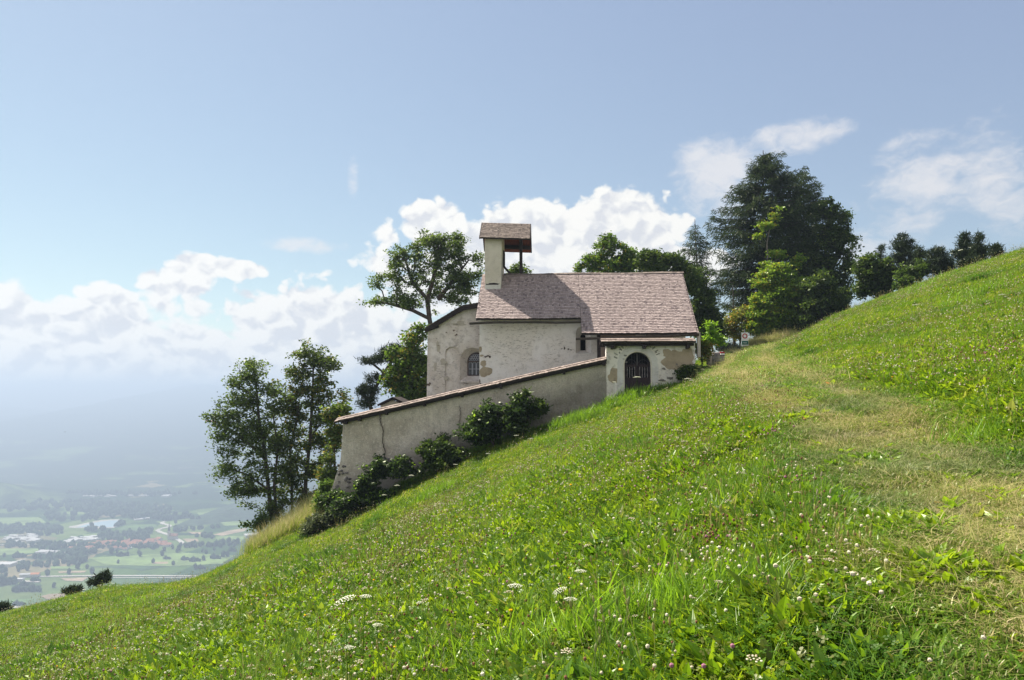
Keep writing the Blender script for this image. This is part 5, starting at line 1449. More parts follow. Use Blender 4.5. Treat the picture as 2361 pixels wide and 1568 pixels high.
# --- the pair of trees left of the wall
Y = 43
make('ash_tree', 'left tree of the pair beyond the wall corner, leaning boughs over the valley', 'tree', None,
     [[(628, 1205, Y), (618, 1120, Y), (610, 1040, Y), (596, 960, Y), (590, 880, Y)], [(640, 1235, Y), (632, 1120, Y), (640, 1040, Y), (630, 960, Y)], [(612, 1060, Y), (560, 1010, Y), (520, 985, Y)], [(620, 1130, Y), (570, 1095, Y), (530, 1080, Y)]],
     [lobe(590, 860, 42, 32, Y), lobe(560, 880, 30, 25, Y), lobe(610, 920, 55, 40, Y), lobe(545, 935, 42, 28, Y), lobe(510, 965, 30, 24, Y), lobe(560, 990, 55, 35, Y), lobe(500, 1000, 22, 16, Y), lobe(600, 1030, 60, 45, Y), lobe(530, 1040, 30, 22, Y), lobe(560, 1090, 50, 30, Y), lobe(510, 1080, 20, 14, Y), lobe(560, 1130, 38, 24, Y), lobe(640, 1090, 35, 30, Y), lobe(600, 1150, 44, 26, Y), lobe(635, 980, 30, 40, Y), lobe(640, 1150, 30, 30, Y), lobe(625, 1185, 26, 18, Y), lobe(655, 1040, 24, 40, Y)],
     760, 28, .36, .17, L_ash, 21, base_r=.13, wob=.09, keep=.9)
make('ash_tree', 'right tree of the pair beside the wall corner, upright with airy sprays', 'tree', None,
     [[(702, 1190, Y + 1), (705, 1100, Y + 1), (715, 1010, Y + 1), (720, 920, Y + 1), (722, 850, Y + 1)], [(674, 1240, Y + 1), (672, 1110, Y + 1), (668, 1030, Y + 1), (690, 950, Y + 1)], [(702, 1150, Y + 1), (680, 1060, Y + 1), (660, 1000, Y + 1)], [(715, 1010, Y + 1), (750, 960, Y + 1), (765, 920, Y + 1)]],
     [lobe(710, 825, 38, 22, Y + 1), lobe(750, 845, 38, 26, Y + 1), lobe(690, 865, 32, 30, Y + 1), lobe(740, 895, 50, 32, Y + 1), lobe(780, 925, 28, 26, Y + 1), lobe(695, 925, 42, 40, Y + 1), lobe(745, 960, 46, 34, Y + 1), lobe(665, 960, 24, 40, Y + 1), lobe(705, 1010, 50, 36, Y + 1), lobe(745, 1040, 28, 30, Y + 1), lobe(690, 1080, 44, 34, Y + 1), lobe(735, 1100, 24, 30, Y + 1), lobe(670, 1130, 34, 26, Y + 1), lobe(645, 900, 24, 24, Y + 1), lobe(700, 1150, 40, 22, Y + 1), lobe(655, 1010, 24, 40, Y + 1)],
     680, 24, .33, .19, leaf_mat('leaves_ash_warm', (.028, .056, .010), (.10, .15, .016), (.20, .16, .015), .12), 22, base_r=.12, wob=.09, keep=.9)
make('young_tree', 'young yellowing tree squeezed against the wall corner', 'tree', None,
     [[(770, 1180, 38), (772, 1080, 38), (768, 1000, 38), (775, 950, 38)]], [lobe(785, 948, 26, 14, 38), lobe(768, 960, 22, 18, 38), lobe(774, 1000, 16, 24, 38), lobe(768, 1050, 18, 26, 38), lobe(762, 1100, 20, 26, 38), lobe(772, 1030, 12, 20, 38)], 190, 24, .26, .18, leaf_mat('leaves_corner', (.03, .06, .01), (.11, .17, .02), (.20, .17, .03), .15), 23, base_r=.07)
make('sapling', 'leafy sapling growing at the foot of the left tree', 'sapling', None,
     [[(600, 1235, 41), (600, 1215, 41), (592, 1200, 41)]], [lobe(590, 1212, 22, 14, 41), lobe(608, 1195, 14, 14, 41), lobe(580, 1200, 10, 8, 41)], 36, 30, .26, .16, L_mid, 24, base_r=.05)
# --- trees behind the roof
make('broadleaf_tree', 'yellowish green tree rising behind the middle of the roof ridge', 'tree', None,
     [[(1415, 720, 56), (1415, 640, 56), (1410, 590, 56)]], [lobe(1400, 580, 36, 30, 56), lobe(1375, 600, 30, 20, 56), lobe(1440, 600, 36, 30, 56), lobe(1345, 618, 22, 12, 56), lobe(1405, 560, 16, 16, 56), lobe(1410, 620, 60, 20, 56)], 300, 26, .36, .25, L_mid, 31, base_r=.15, keep=.85)
make('broadleaf_tree', 'dark green tree behind the right half of the roof ridge', 'tree', None,
     [[(1530, 760, 54), (1528, 680, 54), (1520, 620, 54)]], [lobe(1500, 600, 32, 24, 54), lobe(1545, 610, 36, 26, 54), lobe(1580, 640, 30, 34, 54), lobe(1520, 630, 50, 20, 54)], 300, 34, .40, .24, L_dark, 32, base_r=.15)
make('broadleaf_tree', 'dark dense tree directly right of the chapel roof gable', 'tree', None,
     [[(1625, 810, 56), (1620, 730, 56), (1605, 670, 56)]], [lobe(1600, 650, 26, 34, 56), lobe(1615, 700, 34, 36, 56), lobe(1635, 740, 28, 34, 56), lobe(1620, 770, 28, 22, 56), lobe(1655, 770, 16, 20, 56)], 380, 40, .38, .22, L_dark, 33, base_r=.15)

# --- larches: straight trunk, whorls of long arching boughs, hanging sprays of needles
def larch(name, label, group, base, height, prof, seed, nb=120, per_m=46, nl=.30, lmat=None, lean=(0, 0), base_r=.28, droop=.35, cat='larch tree', wid=.055, skip=.0):
    """prof: list of (height fraction, reach left, reach right) in metres"""
    r = np.random.default_rng(seed); base = np.array(base, float)
    nt = int(height / .5); T = [base + np.array([lean[0] * (k / nt) ** 1.5, lean[1] * (k / nt) ** 1.5, height * k / nt]) for k in range(nt + 1)]
    N = list(T); par = [-1] + list(range(nt)); rad = [base_r * (1 - .93 * k / nt) + .01 for k in range(nt + 1)]
    H = [p[0] for p in prof]; RL = [p[1] for p in prof]; RR = [p[2] for p in prof]
    cs = []; ds = []
    for b in range(nb):
        f = H[0] + (1 - H[0]) * ((b + r.uniform(0, 1)) / nb) ** .92
        a = r.uniform(0, 2 * math.pi); cx_ = math.cos(a)
        reach = np.interp(f, H, RR) if cx_ > 0 else np.interp(f, H, RL)
        reach = reach * abs(cx_) + .75 * (np.interp(f, H, RL) + np.interp(f, H, RR)) / 2 * (1 - abs(cx_))
        reach *= r.uniform(.62, 1.08)
        if r.uniform() < skip or reach < .15: continue
        i = min(nt, int(f * nt)); p0 = T[i]; dir_ = np.array([cx_, math.sin(a), 0])
        n = max(3, int(reach / .4)); prev = i; pts = []
        upt = r.uniform(-.05, .45)
        for k in range(1, n + 1):
            s = k / n
            q = p0 + dir_ * reach * s + np.array([0, 0, reach * (upt * s - droop * s * s + .22 * s ** 4)]) + r.normal(size=3) * .03
            N.append(q); par.append(prev); rad.append(max(.010, .045 * (1 - s) * (reach / 4) + .01)); prev = len(N) - 1; pts.append(q)
        # side sprays
        for k, q in enumerate(pts):
            s = (k + 1) / n
            if s < .18: continue
            m_ = max(1, int(per_m * (reach / n)))
            side = np.array([-dir_[1], dir_[0], 0]); w = .55 * (1 - .55 * s) * min(1, reach / 2.0) + .10
            for j in range(m_):
                off = side * r.uniform(-w, w) + dir_ * r.uniform(-.25, .25) + np.array([0, 0, -abs(r.normal()) * .22])
                cs.append(q + off); ds.append(dir_ * .5 + side * np.sign(np.dot(off, side)) * .4 + np.array([0, 0, r.uniform(-.9, .25)]) + r.normal(size=3) * .3)
    o = empty(name, tuple(base)); tag(o, label, cat, group)
    skeleton_mesh('trunk', np.array(N), np.array(par), np.array(rad), M_bark, o, base, n=4)
    c = np.array(cs); d = np.array(ds); d /= np.linalg.norm(d, axis=1)[:, None]; n = len(c)
    u = np.cross(d, r.normal(size=(n, 3))); u /= np.linalg.norm(u, axis=1)[:, None]; L = nl * r.uniform(.6, 1.4, n)[:, None]
    V = np.stack([c - u * L * wid, c + u * L * wid, c + d * L + u * L * wid * .5, c + d * L - u * L * wid * .5], 1).reshape(-1, 3) - base
    np_mesh('crown', V, np.arange(n * 4).reshape(n, 4), lmat or L_larch, o)
    return o
def hgt(py_top, Y, base): return P(1180, py_top, Y).z - base[2]
Y = 66; b = gbase(1765, 800, Y); b = (X2(1762, Y), Y, gz1(X2(1762, Y), Y)); k_ = Y / 1700
larch('larch_tree', 'huge dark larch towering right of the chapel, tallest tree in view', None, b, hgt(347, Y, b),
      [(.16, 60 * k_, 60 * k_), (.3, 110 * k_, 90 * k_), (.45, 128 * k_, 105 * k_), (.62, 120 * k_, 125 * k_), (.75, 100 * k_, 120 * k_), (.86, 62 * k_, 100 * k_), (.94, 34 * k_, 55 * k_), (1, 5 * k_, 10 * k_)], 41, nb=400, per_m=52, nl=.34, lean=(.3, 0), wid=.085)
Y = 69; b = (X2(1850, Y), Y, gz1(X2(1850, Y), Y)); k_ = Y / 1700
larch('larch_tree', 'second dark larch leaning out behind the right flank of the huge larch', None, b, hgt(385, Y, b),
      [(.2, 40 * k_, 60 * k_), (.5, 70 * k_, 70 * k_), (.8, 60 * k_, 48 * k_), (.93, 30 * k_, 30 * k_), (1, 3 * k_, 4 * k_)], 42, nb=220, per_m=52, nl=.34, lean=(.6, 0), wid=.085)
Y = 60; b = (X2(1612, Y), Y, gz1(X2(1612, Y), Y)); k_ = Y / 1700
larch('larch_tree', 'slender thin larch between the chapel roof and the huge larch', None, b, hgt(506, Y, b),
      [(.22, 20 * k_, 22 * k_), (.5, 46 * k_, 50 * k_), (.72, 46 * k_, 40 * k_), (.88, 26 * k_, 22 * k_), (1, 2 * k_, 2 * k_)], 43, nb=120, per_m=60, wid=.08, nl=.28, lean=(-.2, 0), base_r=.15, droop=.22, skip=.0)
Y = 63; b = (X2(1692, Y), Y, gz1(X2(1692, Y), Y)); k_ = Y / 1700
larch('spruce_tree', 'short dark spruce just left of the trail sign', None, b, hgt(655, Y, b), [(.1, 10 * k_, 10 * k_), (.5, 22 * k_, 20 * k_), (.8, 14 * k_, 14 * k_), (1, 2 * k_, 2 * k_)], 44, nb=60, per_m=40, nl=.25, base_r=.15, cat='spruce tree')
# --- broadleaf trees round the larches
Y = 68
make('broadleaf_tree', 'big dark broadleaf tree bulging on the right of the huge larch', 'tree', None,
     [[(1905, 790, Y), (1900, 700, Y), (1905, 620, Y), (1900, 540, Y)], [(1905, 640, Y), (1940, 580, Y), (1950, 540, Y)]],
     [lobe(1895, 490, 36, 30, Y), lobe(1920, 520, 40, 30, Y), lobe(1950, 500, 16, 12, Y), lobe(1945, 560, 36, 30, Y), lobe(1885, 570, 50, 50, Y), lobe(1940, 610, 38, 34, Y), lobe(1870, 640, 60, 50, Y), lobe(1925, 670, 42, 36, Y), lobe(1955, 625, 20, 26, Y), lobe(1960, 550, 18, 14, Y)], 800, 34, .45, .26, L_dark, 51, base_r=.3)
Y = 60
make('maple_tree', 'bright yellow green maple in front of the dark larch', 'maple tree', None,
     [[(1800, 790, Y), (1795, 730, Y), (1800, 680, Y)], [(1798, 740, Y), (1850, 700, Y), (1870, 680, Y)]],
     [lobe(1795, 625, 30, 22, Y), lobe(1770, 650, 32, 24, Y), lobe(1820, 655, 38, 26, Y), lobe(1850, 675, 36, 18, Y), lobe(1790, 690, 56, 32, Y), lobe(1850, 710, 34, 24, Y), lobe(1755, 720, 30, 28, Y), lobe(1800, 735, 60, 28, Y), lobe(1745, 755, 26, 16, Y), lobe(1775, 765, 40, 14, Y)], 1000, 34, .36, .21, L_maple, 52, gapt=.12, base_r=.16, flat=.35)
Y = 62
make('young_maple', 'slim young maple with golden top leaves before the huge larch', 'maple tree', None,
     [[(1770, 790, Y), (1772, 700, Y), (1770, 620, Y), (1768, 560, Y), (1775, 520, Y)], [(1770, 600, Y), (1745, 585, Y)], [(1770, 610, Y), (1800, 595, Y)]],
     [lobe(1785, 500, 14, 12, Y), lobe(1765, 520, 18, 12, Y), lobe(1755, 545, 12, 8, Y), lobe(1745, 590, 12, 8, Y), lobe(1790, 585, 20, 16, Y), lobe(1830, 600, 24, 16, Y), lobe(1775, 615, 28, 16, Y), lobe(1755, 635, 22, 12, Y)], 110, 42, .38, .20, L_maple, 53, base_r=.09, bark=M_bark_g, flat=.35)
make('broadleaf_tree', 'dark shrubby tree filling the slope below the big broadleaf tree', 'tree', None,
     [[(1895, 775, 58), (1895, 700, 58)]], [lobe(1885, 660, 34, 26, 58), lobe(1920, 690, 36, 28, 58), lobe(1890, 710, 44, 30, 58), lobe(1935, 720, 24, 20, 58), lobe(1865, 740, 40, 22, 58)], 420, 36, .38, .24, L_dark, 54, base_r=.14)
make('broadleaf_tree', 'small pale leaved tree beside the trail sign', 'tree', None,
     [[(1705, 800, 61), (1708, 760, 61), (1712, 720, 61)]], [lobe(1690, 735, 20, 20, 61), lobe(1715, 720, 22, 14, 61), lobe(1730, 745, 18, 22, 61), lobe(1672, 760, 14, 20, 61), lobe(1700, 770, 24, 12, 61)], 90, 44, .42, .2, L_yell, 55, base_r=.08)
make('young_tree', 'young bright green tree standing right of the chapel gable', 'tree', None,
     [[(1644, 822, 46), (1640, 790, 46), (1638, 760, 46)]], [lobe(1635, 752, 8, 10, 46), lobe(1642, 768, 14, 10, 46), lobe(1650, 785, 16, 12, 46), lobe(1630, 780, 10, 10, 46)], 50, 40, .26, .17, L_lite, 56, base_r=.05)
make('bush', 'yellow green bush at the right end of the gateway wall', 'bush', None,
     [[(1618, 835, 40.5), (1616, 815, 40.5)]], [lobe(1612, 800, 12, 16, 40.5), lobe(1625, 805, 14, 18, 40.5), lobe(1618, 820, 14, 12, 40.5)], 60, 46, .28, .13, L_yell, 57, base_r=.04)
# --- right skyline
make('broadleaf_tree', 'round dark broadleaf tree on the right skyline', 'tree', None,
     [[(2020, 715, 54), (2020, 670, 54), (2018, 640, 54)]], [lobe(2015, 605, 30, 22, 54), lobe(1995, 630, 26, 26, 54), lobe(2035, 635, 28, 28, 54), lobe(2005, 665, 30, 24, 54), lobe(2040, 670, 20, 22, 54)], 400, 32, .36, .22, L_dark, 61, base_r=.14)
make('bush', 'light green bush on the skyline between round tree and pines', 'bush', None,
     [[(2100, 690, 50), (2098, 660, 50)]], [lobe(2095, 635, 28, 16, 50), lobe(2125, 622, 18, 12, 50), lobe(2085, 655, 20, 14, 50)], 140, 28, .28, .18, leaf_mat('leaves_skyline', (.03, .065, .01), (.085, .14, .02)), 62, base_r=.07)
def pine_up(label, px, py0, py1, Y, w, seed, n=120, name='pine_tree', group='pines on the right skyline'):
    h = py0 - py1; L = []
    for f, k in ((.08, .55), (.22, 1.0), (.38, .9), (.50, 1.05), (.66, .72), (.80, .62), (.91, .30), (.99, .10)):
        L.append(lobe(px + (.10 * w * math.sin(seed * 3 + f * 9)), py0 - h * f, w * k, h * .075, Y))
    return pine_tree(name, label, group, [[(px, py0 + 10, Y), (px, py0 - h * .5, Y), (px, py1 + 4, Y)]], L, n, seed, per=20, nl=.24, spread=.13, base_r=.12, wob=.05)
pine_up('dark pine top poking up just behind the round tree', 2030, 640, 560, 58, 20, 63, 60)
pine_up('broad dark pine, the tallest on the right skyline', 2084, 645, 536, 54, 40, 64, 200)
pine_up('dark pine right of the tallest skyline pine, lower crown', 2118, 640, 572, 52, 22, 65, 80)
pine_up('dark pine right of the light green bush', 2160, 640, 568, 50, 34, 66, 130)
pine_up('pine at the left of the far right skyline pair', 2222, 625, 537, 47, 26, 67, 120)
pine_up('pine at the right of the far right skyline pair, ragged top', 2256, 612, 540, 46, 22, 68, 80)
pine_up('small stunted pine farthest right on the skyline', 2297, 600, 565, 44, 16, 69, 34)
pine_up('thin low pine in the gap below the far right pair', 2190, 635, 590, 50, 14, 70, 30)
# --- left skyline, tops of pines growing below the rim
def low_pine(label, pts, lobes, n, seed): return pine_tree('pine_tree', label, 'small pines at the left rim', [pts], lobes, n, seed, per=34, nl=.20, spread=.09, base_r=.05, wob=.05, twig=.02, wid=.11)
low_pine('dark pine top at the left rim, the largest of three', [(232, 1372, 40), (236, 1342, 40)], [lobe(220, 1343, 13, 8, 40), lobe(238, 1328, 13, 9, 40), lobe(250, 1336, 8, 10, 40)], 26, 71)
low_pine('dark low pine top at the left rim, left of the largest', [(168, 1392, 39), (170, 1366, 39)], [lobe(158, 1366, 11, 6, 39), lobe(175, 1356, 11, 9, 39)], 16, 72)
low_pine('dark pine top cut by the left edge of the picture', [(3, 1435, 38), (4, 1412, 38)], [lobe(3, 1398, 10, 10, 38), lobe(14, 1408, 8, 8, 38)], 16, 73)

# --- shrubs along the foot of the wall
def shrub(label, lobes, n, per, seed, mat=None, size=.17, spread=.22, name='shrub', cat='shrub', base=None, Y=34.3):
    px = np.mean([l[0] for l in lobes]); b = np.array([np.mean([l[0] for l in lobes]), np.mean([l[1] for l in lobes]), 0]); b[2] = gz1(b[0], b[1]) - .1
    r = np.random.default_rng(seed); T = [b + np.array([0, 0, .25 * k]) for k in range(3)]
    return broad_tree(name, label, cat, None, b, [T], lobes, int(n * 1.25), per, spread, size, mat or L_shrub, seed, base_r=.05, crown='foliage', gapt=.24, stray=(.22, .10, .42))
def LB(px, py, rx, ry, Y=34.2): return lobe(px, py, rx, ry * 1.05, Y, .45)
shrub('big leafy shrub against the middle of the churchyard wall', [LB(1120, 965, 34, 26, 34.0), LB(1150, 975, 34, 28, 34.0), LB(1105, 1000, 28, 22, 33.8), LB(1175, 960, 22, 24, 34.1), LB(1140, 945, 24, 12, 34.1)], 150, 50, 81)
shrub('dark elder shrub with a tall shoot on the wall right of the big shrub', [LB(1205, 955, 26, 22, 34.2), LB(1200, 925, 12, 16, 34.3), LB(1235, 945, 24, 14, 34.2), LB(1190, 980, 26, 18, 34.0)], 100, 46, 82, L_dark)
shrub('dark low shrub on the wall left of the big shrub', [LB(1000, 1040, 32, 22, 34.0), LB(975, 1055, 28, 20, 33.9), LB(1035, 1030, 26, 16, 34.0), LB(1010, 1065, 34, 18, 33.8), LB(1050, 1045, 24, 14, 33.9)], 130, 46, 83, L_dark)
shrub('bright tipped shrub below the wall corner', [LB(870, 1110, 32, 22, 33.8), LB(845, 1130, 30, 22, 33.7), LB(905, 1100, 28, 20, 33.8), LB(880, 1085, 24, 14, 33.9), LB(920, 1085, 26, 16, 33.9), LB(880, 1140, 36, 14, 33.5)], 170, 50, 84)
shrub('shrub spilling round the left foot of the wall corner', [LB(815, 1160, 26, 20, 33.6), LB(790, 1175, 28, 18, 33.6), LB(840, 1160, 24, 16, 33.5), LB(775, 1150, 14, 14, 34.2)], 100, 50, 85)
shrub('pale leaved bramble at the lower left end of the shrub row', [LB(745, 1205, 28, 16, 33.6), LB(770, 1195, 26, 16, 33.6), LB(725, 1215, 20, 10, 33.8)], 90, 46, 86, leaf_mat('leaves_bramble', (.035, .05, .02), (.08, .10, .035), (.16, .17, .10), .1))
shrub('yellow green bush row climbing beside the wall corner', [LB(750, 1150, 18, 22, 36.5), LB(760, 1120, 12, 18, 36.5), LB(738, 1170, 14, 16, 36.5)], 80, 44, 87, L_mid)
shrub('dark bush at the right foot of the gateway wall', [LB(1588, 855, 14, 12, 34.1), LB(1600, 862, 14, 10, 34.0), LB(1578, 865, 12, 8, 34.1)], 60, 46, 88, L_dark, size=.11, spread=.2)
shrub('grey green bush beside the path near the trail sign', [lobe(1672, 803, 14, 8, 52), lobe(1690, 806, 12, 8, 52)], 50, 50, 89, leaf_mat('leaves_grey', (.035, .05, .035), (.08, .10, .07)), size=.16, spread=.3)
# ------------------------------------------------------------------ meadow plants: small prototypes spread over the slope
GL = .06
def grass_mat(name, a, b, c3=None, p3=.1, trans=.5, GL=.06):
    return leaf_mat(name, a, b, c3, p3, trans, GL, True)
G1 = grass_mat('grass_blades', (.065, .135, .005), (.29, .40, .012), (.42, .36, .12), .08)
G2 = grass_mat('grass_blades_blue', (.05, .125, .012), (.18, .31, .025))
G3 = grass_mat('clover_leaves', (.030, .085, .006), (.12, .23, .012), GL=.06)
G4 = grass_mat('broad_leaves', (.085, .18, .006), (.28, .40, .012), (.30, .14, .03), .04, GL=.09)
G5 = grass_mat('dry_grass', (.24, .26, .07), (.48, .42, .19), (.16, .25, .03), .35, .35)
G6 = grass_mat('short_grass', (.085, .125, .018), (.22, .265, .055), (.46, .38, .21), .25, .4)
m, t, out = newmat('flower_white'); g_ = t.n('ShaderNodeNewGeometry'); c = t.mix(g_.outputs['Random Per Island'], (.34, .27, .17), (.66, .60, .45)); pbr(t, out, c, .9, spec=.05); F_w = m
m, t, out = newmat('flower_umbel'); g_ = t.n('ShaderNodeNewGeometry'); c = t.mix(g_.outputs['Random Per Island'], (.60, .58, .42), (.85, .83, .68)); pbr(t, out, c, .9, spec=.05); F_u = m
m, t, out = newmat('flower_brown'); pbr(t, out, (.20, .10, .06), .95, spec=.05); F_b = m
m, t, out = newmat('flower_pink'); pbr(t, out, (.30, .13, .18), .9, spec=.05); F_p = m
m, t, out = newmat('flower_yellow'); pbr(t, out, (.75, .38, .01), .8, spec=.05); F_y = m

proto_col = bpy.data.collections.new('plant_prototypes')
def proto(name, mats, parts):
    """parts: list of (V, F, material index)"""
    V = []; F = []; MI = []
    for v, f, mi in parts:
        k = len(V); V += [tuple(p) for p in v]; F += [tuple(i + k for i in q) for q in f]; MI += [mi] * len(f)
    me = bpy.data.meshes.new(name); me.from_pydata(V, [], F)
    for m_ in mats: me.materials.append(m_)
    me.polygons.foreach_set('material_index', MI); me.update()
    o = bpy.data.objects.new(name, me); return o
def blade(r, x, y, h, w, lean, a, seg=3, fold=0.0):
    dx, dy = math.cos(a), math.sin(a); V = []; F = []
    for i in range(seg + 1):
        s = i / seg; ww = w * (1 - s ** 1.6) * .5 + .0006; z = h * (s - .35 * lean * s * s); o = lean * h * s * s
        cx_, cy_ = x + dx * o, y + dy * o
        V += [(cx_ - dy * ww, cy_ + dx * ww, z), (cx_ + dy * ww, cy_ - dx * ww, z)]
    F = [(2 * i, 2 * i + 1, 2 * i + 3, 2 * i + 2) for i in range(seg)]
    return V, F, 0
def tuft(r, n, rad, h, w, lean):
    return [blade(r, r.normal() * rad, r.normal() * rad, h * r.uniform(.45, 1.15), w * r.uniform(.7, 1.3), lean * r.uniform(.2, 1.4), r.uniform(0, 6.28)) for _ in range(n)]
def rleaf(r, a, L, w, rise, curl, seg=4):
    """broad lance-shaped leaf from the root"""
    dx, dy = math.cos(a), math.sin(a); V = []
    for i in range(seg + 1):
        s = i / seg; ww = w * math.sin(math.pi * min(1, .08 + .92 * s) ** .8) * .5 + .001; o = L * s * math.cos(rise) ; z = L * (s * math.sin(rise) - curl * s * s)
        V += [(dx * o - dy * ww, dy * o + dx * ww, z + ww * .35), (dx * o, dy * o, z), (dx * o + dy * ww, dy * o - dx * ww, z + ww * .35)]
    F = []
    for i in range(seg):
        k = 3 * i; F += [(k, k + 1, k + 4, k + 3), (k + 1, k + 2, k + 5, k + 4)]
    return V, F, 0
def trefoil(r, x, y, h, s):
    V = []; F = []; a0 = r.uniform(0, 6.28); t1, t2 = r.uniform(-.35, .35, 2)
    for k in range(3):
        a = a0 + k * 2.094; dx, dy = math.cos(a), math.sin(a); j = len(V)
        for (u, v) in ((0, 0), (.6, .5), (1.0, .28), (1.0, -.28), (.6, -.5)):
            px_, py_ = x + (dx * u - dy * v) * s, y + (dy * u + dx * v) * s; V.append((px_, py_, h + t1 * (px_ - x) + t2 * (py_ - y) + .12 * s * abs(v)))
        F.append((j, j + 1, j + 2, j + 3, j + 4))
    return V, F, 0
def ball(x, y, z, rr, mi, sq=1.0):
    return [(x + p[0] * rr, y + p[1] * rr, z + p[2] * rr * sq) for p in ICO_V], [tuple(f) for f in ICO_F], mi
def stem(x, y, h, w, mi=0, lx=0, ly=0):
    return [(x - w, y, 0), (x + w, y, 0), (x + w * .6 + lx, y + ly, h), (x - w * .6 + lx, y + ly, h), (x, y - w, 0), (x, y + w, 0), (x + lx, y + w * .6 + ly, h), (x + lx, y - w * .6 + ly, h)], [(0, 1, 2, 3), (4, 5, 6, 7)], mi
def umbel(r, x, y, z, rad, n, mi=1, tilt=(0, 0)):
    out_ = []
    for k in range(n):
        rr_ = rad * math.sqrt((k + .5) / n); a = k * 2.4; px_, py_ = x + rr_ * math.cos(a), y + rr_ * math.sin(a)
        out_.append(ball(px_, py_, z + tilt[0] * (px_ - x) + tilt[1] * (py_ - y) - .25 * rr_ * rr_ / rad + r.uniform(-.002, .002), rad * .62 / math.sqrt(n) * r.uniform(.8, 1.2), mi, .55))
    return out_
pr = np.random.default_rng(5)
protos = {}
protos['n'] = [  # near-by meadow plants, real size
    proto('p_tuft', [G1], tuft(pr, 16, .045, .17, .009, .7)), proto('p_tuft', [G1], tuft(pr, 14, .05, .14, .012, .9)), proto('p_tuft', [G2], tuft(pr, 22, .04, .24, .005, .5)), proto('p_tuft', [G1], tuft(pr, 12, .05, .13, .016, .8)),
    proto('p_clover', [G3], [trefoil(pr, *(pr.normal(size=2) * .07), pr.uniform(.05, .13), .017) for _ in range(34)]),
    proto('p_clover', [G3], [trefoil(pr, *(pr.normal(size=2) * .06), pr.uniform(.04, .10), .014) for _ in range(30)]),
    proto('p_rosette', [G4], [rleaf(pr, k * 2.4 + pr.uniform(-.3, .3), pr.uniform(.12, .22), pr.uniform(.025, .045), pr.uniform(.5, 1.2), pr.uniform(.1, .5)) for k in range(9)]),
    proto('p_rosette', [G4], [rleaf(pr, k * 2.4 + pr.uniform(-.3, .3), pr.uniform(.09, .15), pr.uniform(.03, .05), pr.uniform(.7, 1.3), pr.uniform(.1, .4)) for k in range(8)])]
protos['f'] = [  # the same seen further off: wider patches with coarser blades
    proto('q_tuft', [G1], tuft(pr, 26, .13, .19, .024, .8)), proto('q_tuft', [G1], tuft(pr, 22, .14, .15, .032, .9)), proto('q_tuft', [G2], tuft(pr, 34, .12, .26, .013, .5)),
    proto('q_clover', [G3], [trefoil(pr, *(pr.normal(size=2) * .13), pr.uniform(.05, .15), .03) for _ in range(34)]),
    proto('q_rosette', [G4], [rleaf(pr, k * 2.4, pr.uniform(.10, .18), pr.uniform(.035, .055), pr.uniform(.6, 1.2), .2) for k in range(11)])]
protos['p'] = [  # trodden ground: short blades, straw lying flat
    proto('s_short', [G6], tuft(pr, 26, .06, .065, .005, 1.3)), proto('s_short', [G6], tuft(pr, 24, .07, .05, .006, 1.6)), proto('s_straw', [G5], tuft(pr, 9, .06, .14, .0035, 2.4)),
    proto('s_clover', [G3], [trefoil(pr, *(pr.normal(size=2) * .06), pr.uniform(.01, .04), .012) for _ in range(22)]),
    proto('s_plantain', [G4], [rleaf(pr, k * 2.4, pr.uniform(.06, .12), pr.uniform(.03, .045), pr.uniform(.2, .6), .1) for k in range(8)]),
    proto('s_green', [G2], tuft(pr, 22, .07, .06, .007, 1.1))]
protos['w'] = [  # flowers, many white clover and yarrow heads
    proto('w_clover', [G1, F_w], [q for _ in range(3) for q in (lambda x, y, h: [stem(x, y, h, .0012), ball(x, y, h, pr.uniform(.009, .012), 1)])(*(pr.normal(size=2) * .10), pr.uniform(.13, .24))]),
    proto('w_clover', [G1, F_w], [q for _ in range(2) for q in (lambda x, y, h: [stem(x, y, h, .0012), ball(x, y, h, pr.uniform(.008, .012), 1)])(*(pr.normal(size=2) * .08), pr.uniform(.12, .26))]),
    proto('w_yarrow', [G2, F_w], [stem(0, 0, .30, .0018)] + umbel(pr, 0, 0, .30, .028, 14)),
    proto('w_brown', [G1, F_b], [q for _ in range(3) for q in (lambda x, y, h: [stem(x, y, h, .0012), ball(x, y, h, .009, 1, 1.3)])(*(pr.normal(size=2) * .08), pr.uniform(.12, .24))]),
    proto('w_pink', [G1, F_p], [q for _ in range(3) for q in (lambda x, y, h: [stem(x, y, h, .0012), ball(x, y, h, .012, 1)])(*(pr.normal(size=2) * .06), pr.uniform(.12, .22))]),
    proto('w_yellow', [G1, F_y], [stem(0, 0, .2, .0012), ball(0, 0, .2, .014, 1, .6)]),
    proto('w_stem', [G5, G5], [q for _ in range(5) for q in (lambda x, y, h, a, b: [stem(x, y, h, .0016, 0, a, b), ball(x + a, y + b, h + .02, .007, 1, 3.2)])(*(pr.normal(size=2) * .07), pr.uniform(.22, .38), *(pr.normal(size=2) * .05))])]
protos['d'] = [  # tall half-dry grass
    proto('d_tall', [G5], tuft(pr, 30, .16, .62, .013, .45)), proto('d_tall', [G1], tuft(pr, 26, .16, .50, .014, .5)), proto('d_tall', [G5], tuft(pr, 24, .15, .8, .009, .35))]
protos['h'] = [  # lush dark green weeds and umbellifer leaves
    proto('h_weed', [G4], [rleaf(pr, pr.uniform(0, 6.28), pr.uniform(.08, .24), pr.uniform(.04, .075), pr.uniform(.3, 1.2), pr.uniform(.1, .6)) for k in range(22)]),
    proto('h_weed', [L_lite], tuft(pr, 50, .14, .34, .014, .5))]
proto_off = {}
for k in protos:
    c_ = bpy.data.collections.new('plants_' + k)
    for i, o in enumerate(protos[k]):
        o.name = 'plant_%s_%02d' % (k, i); c_.objects.link(o)
    proto_off[k] = c_

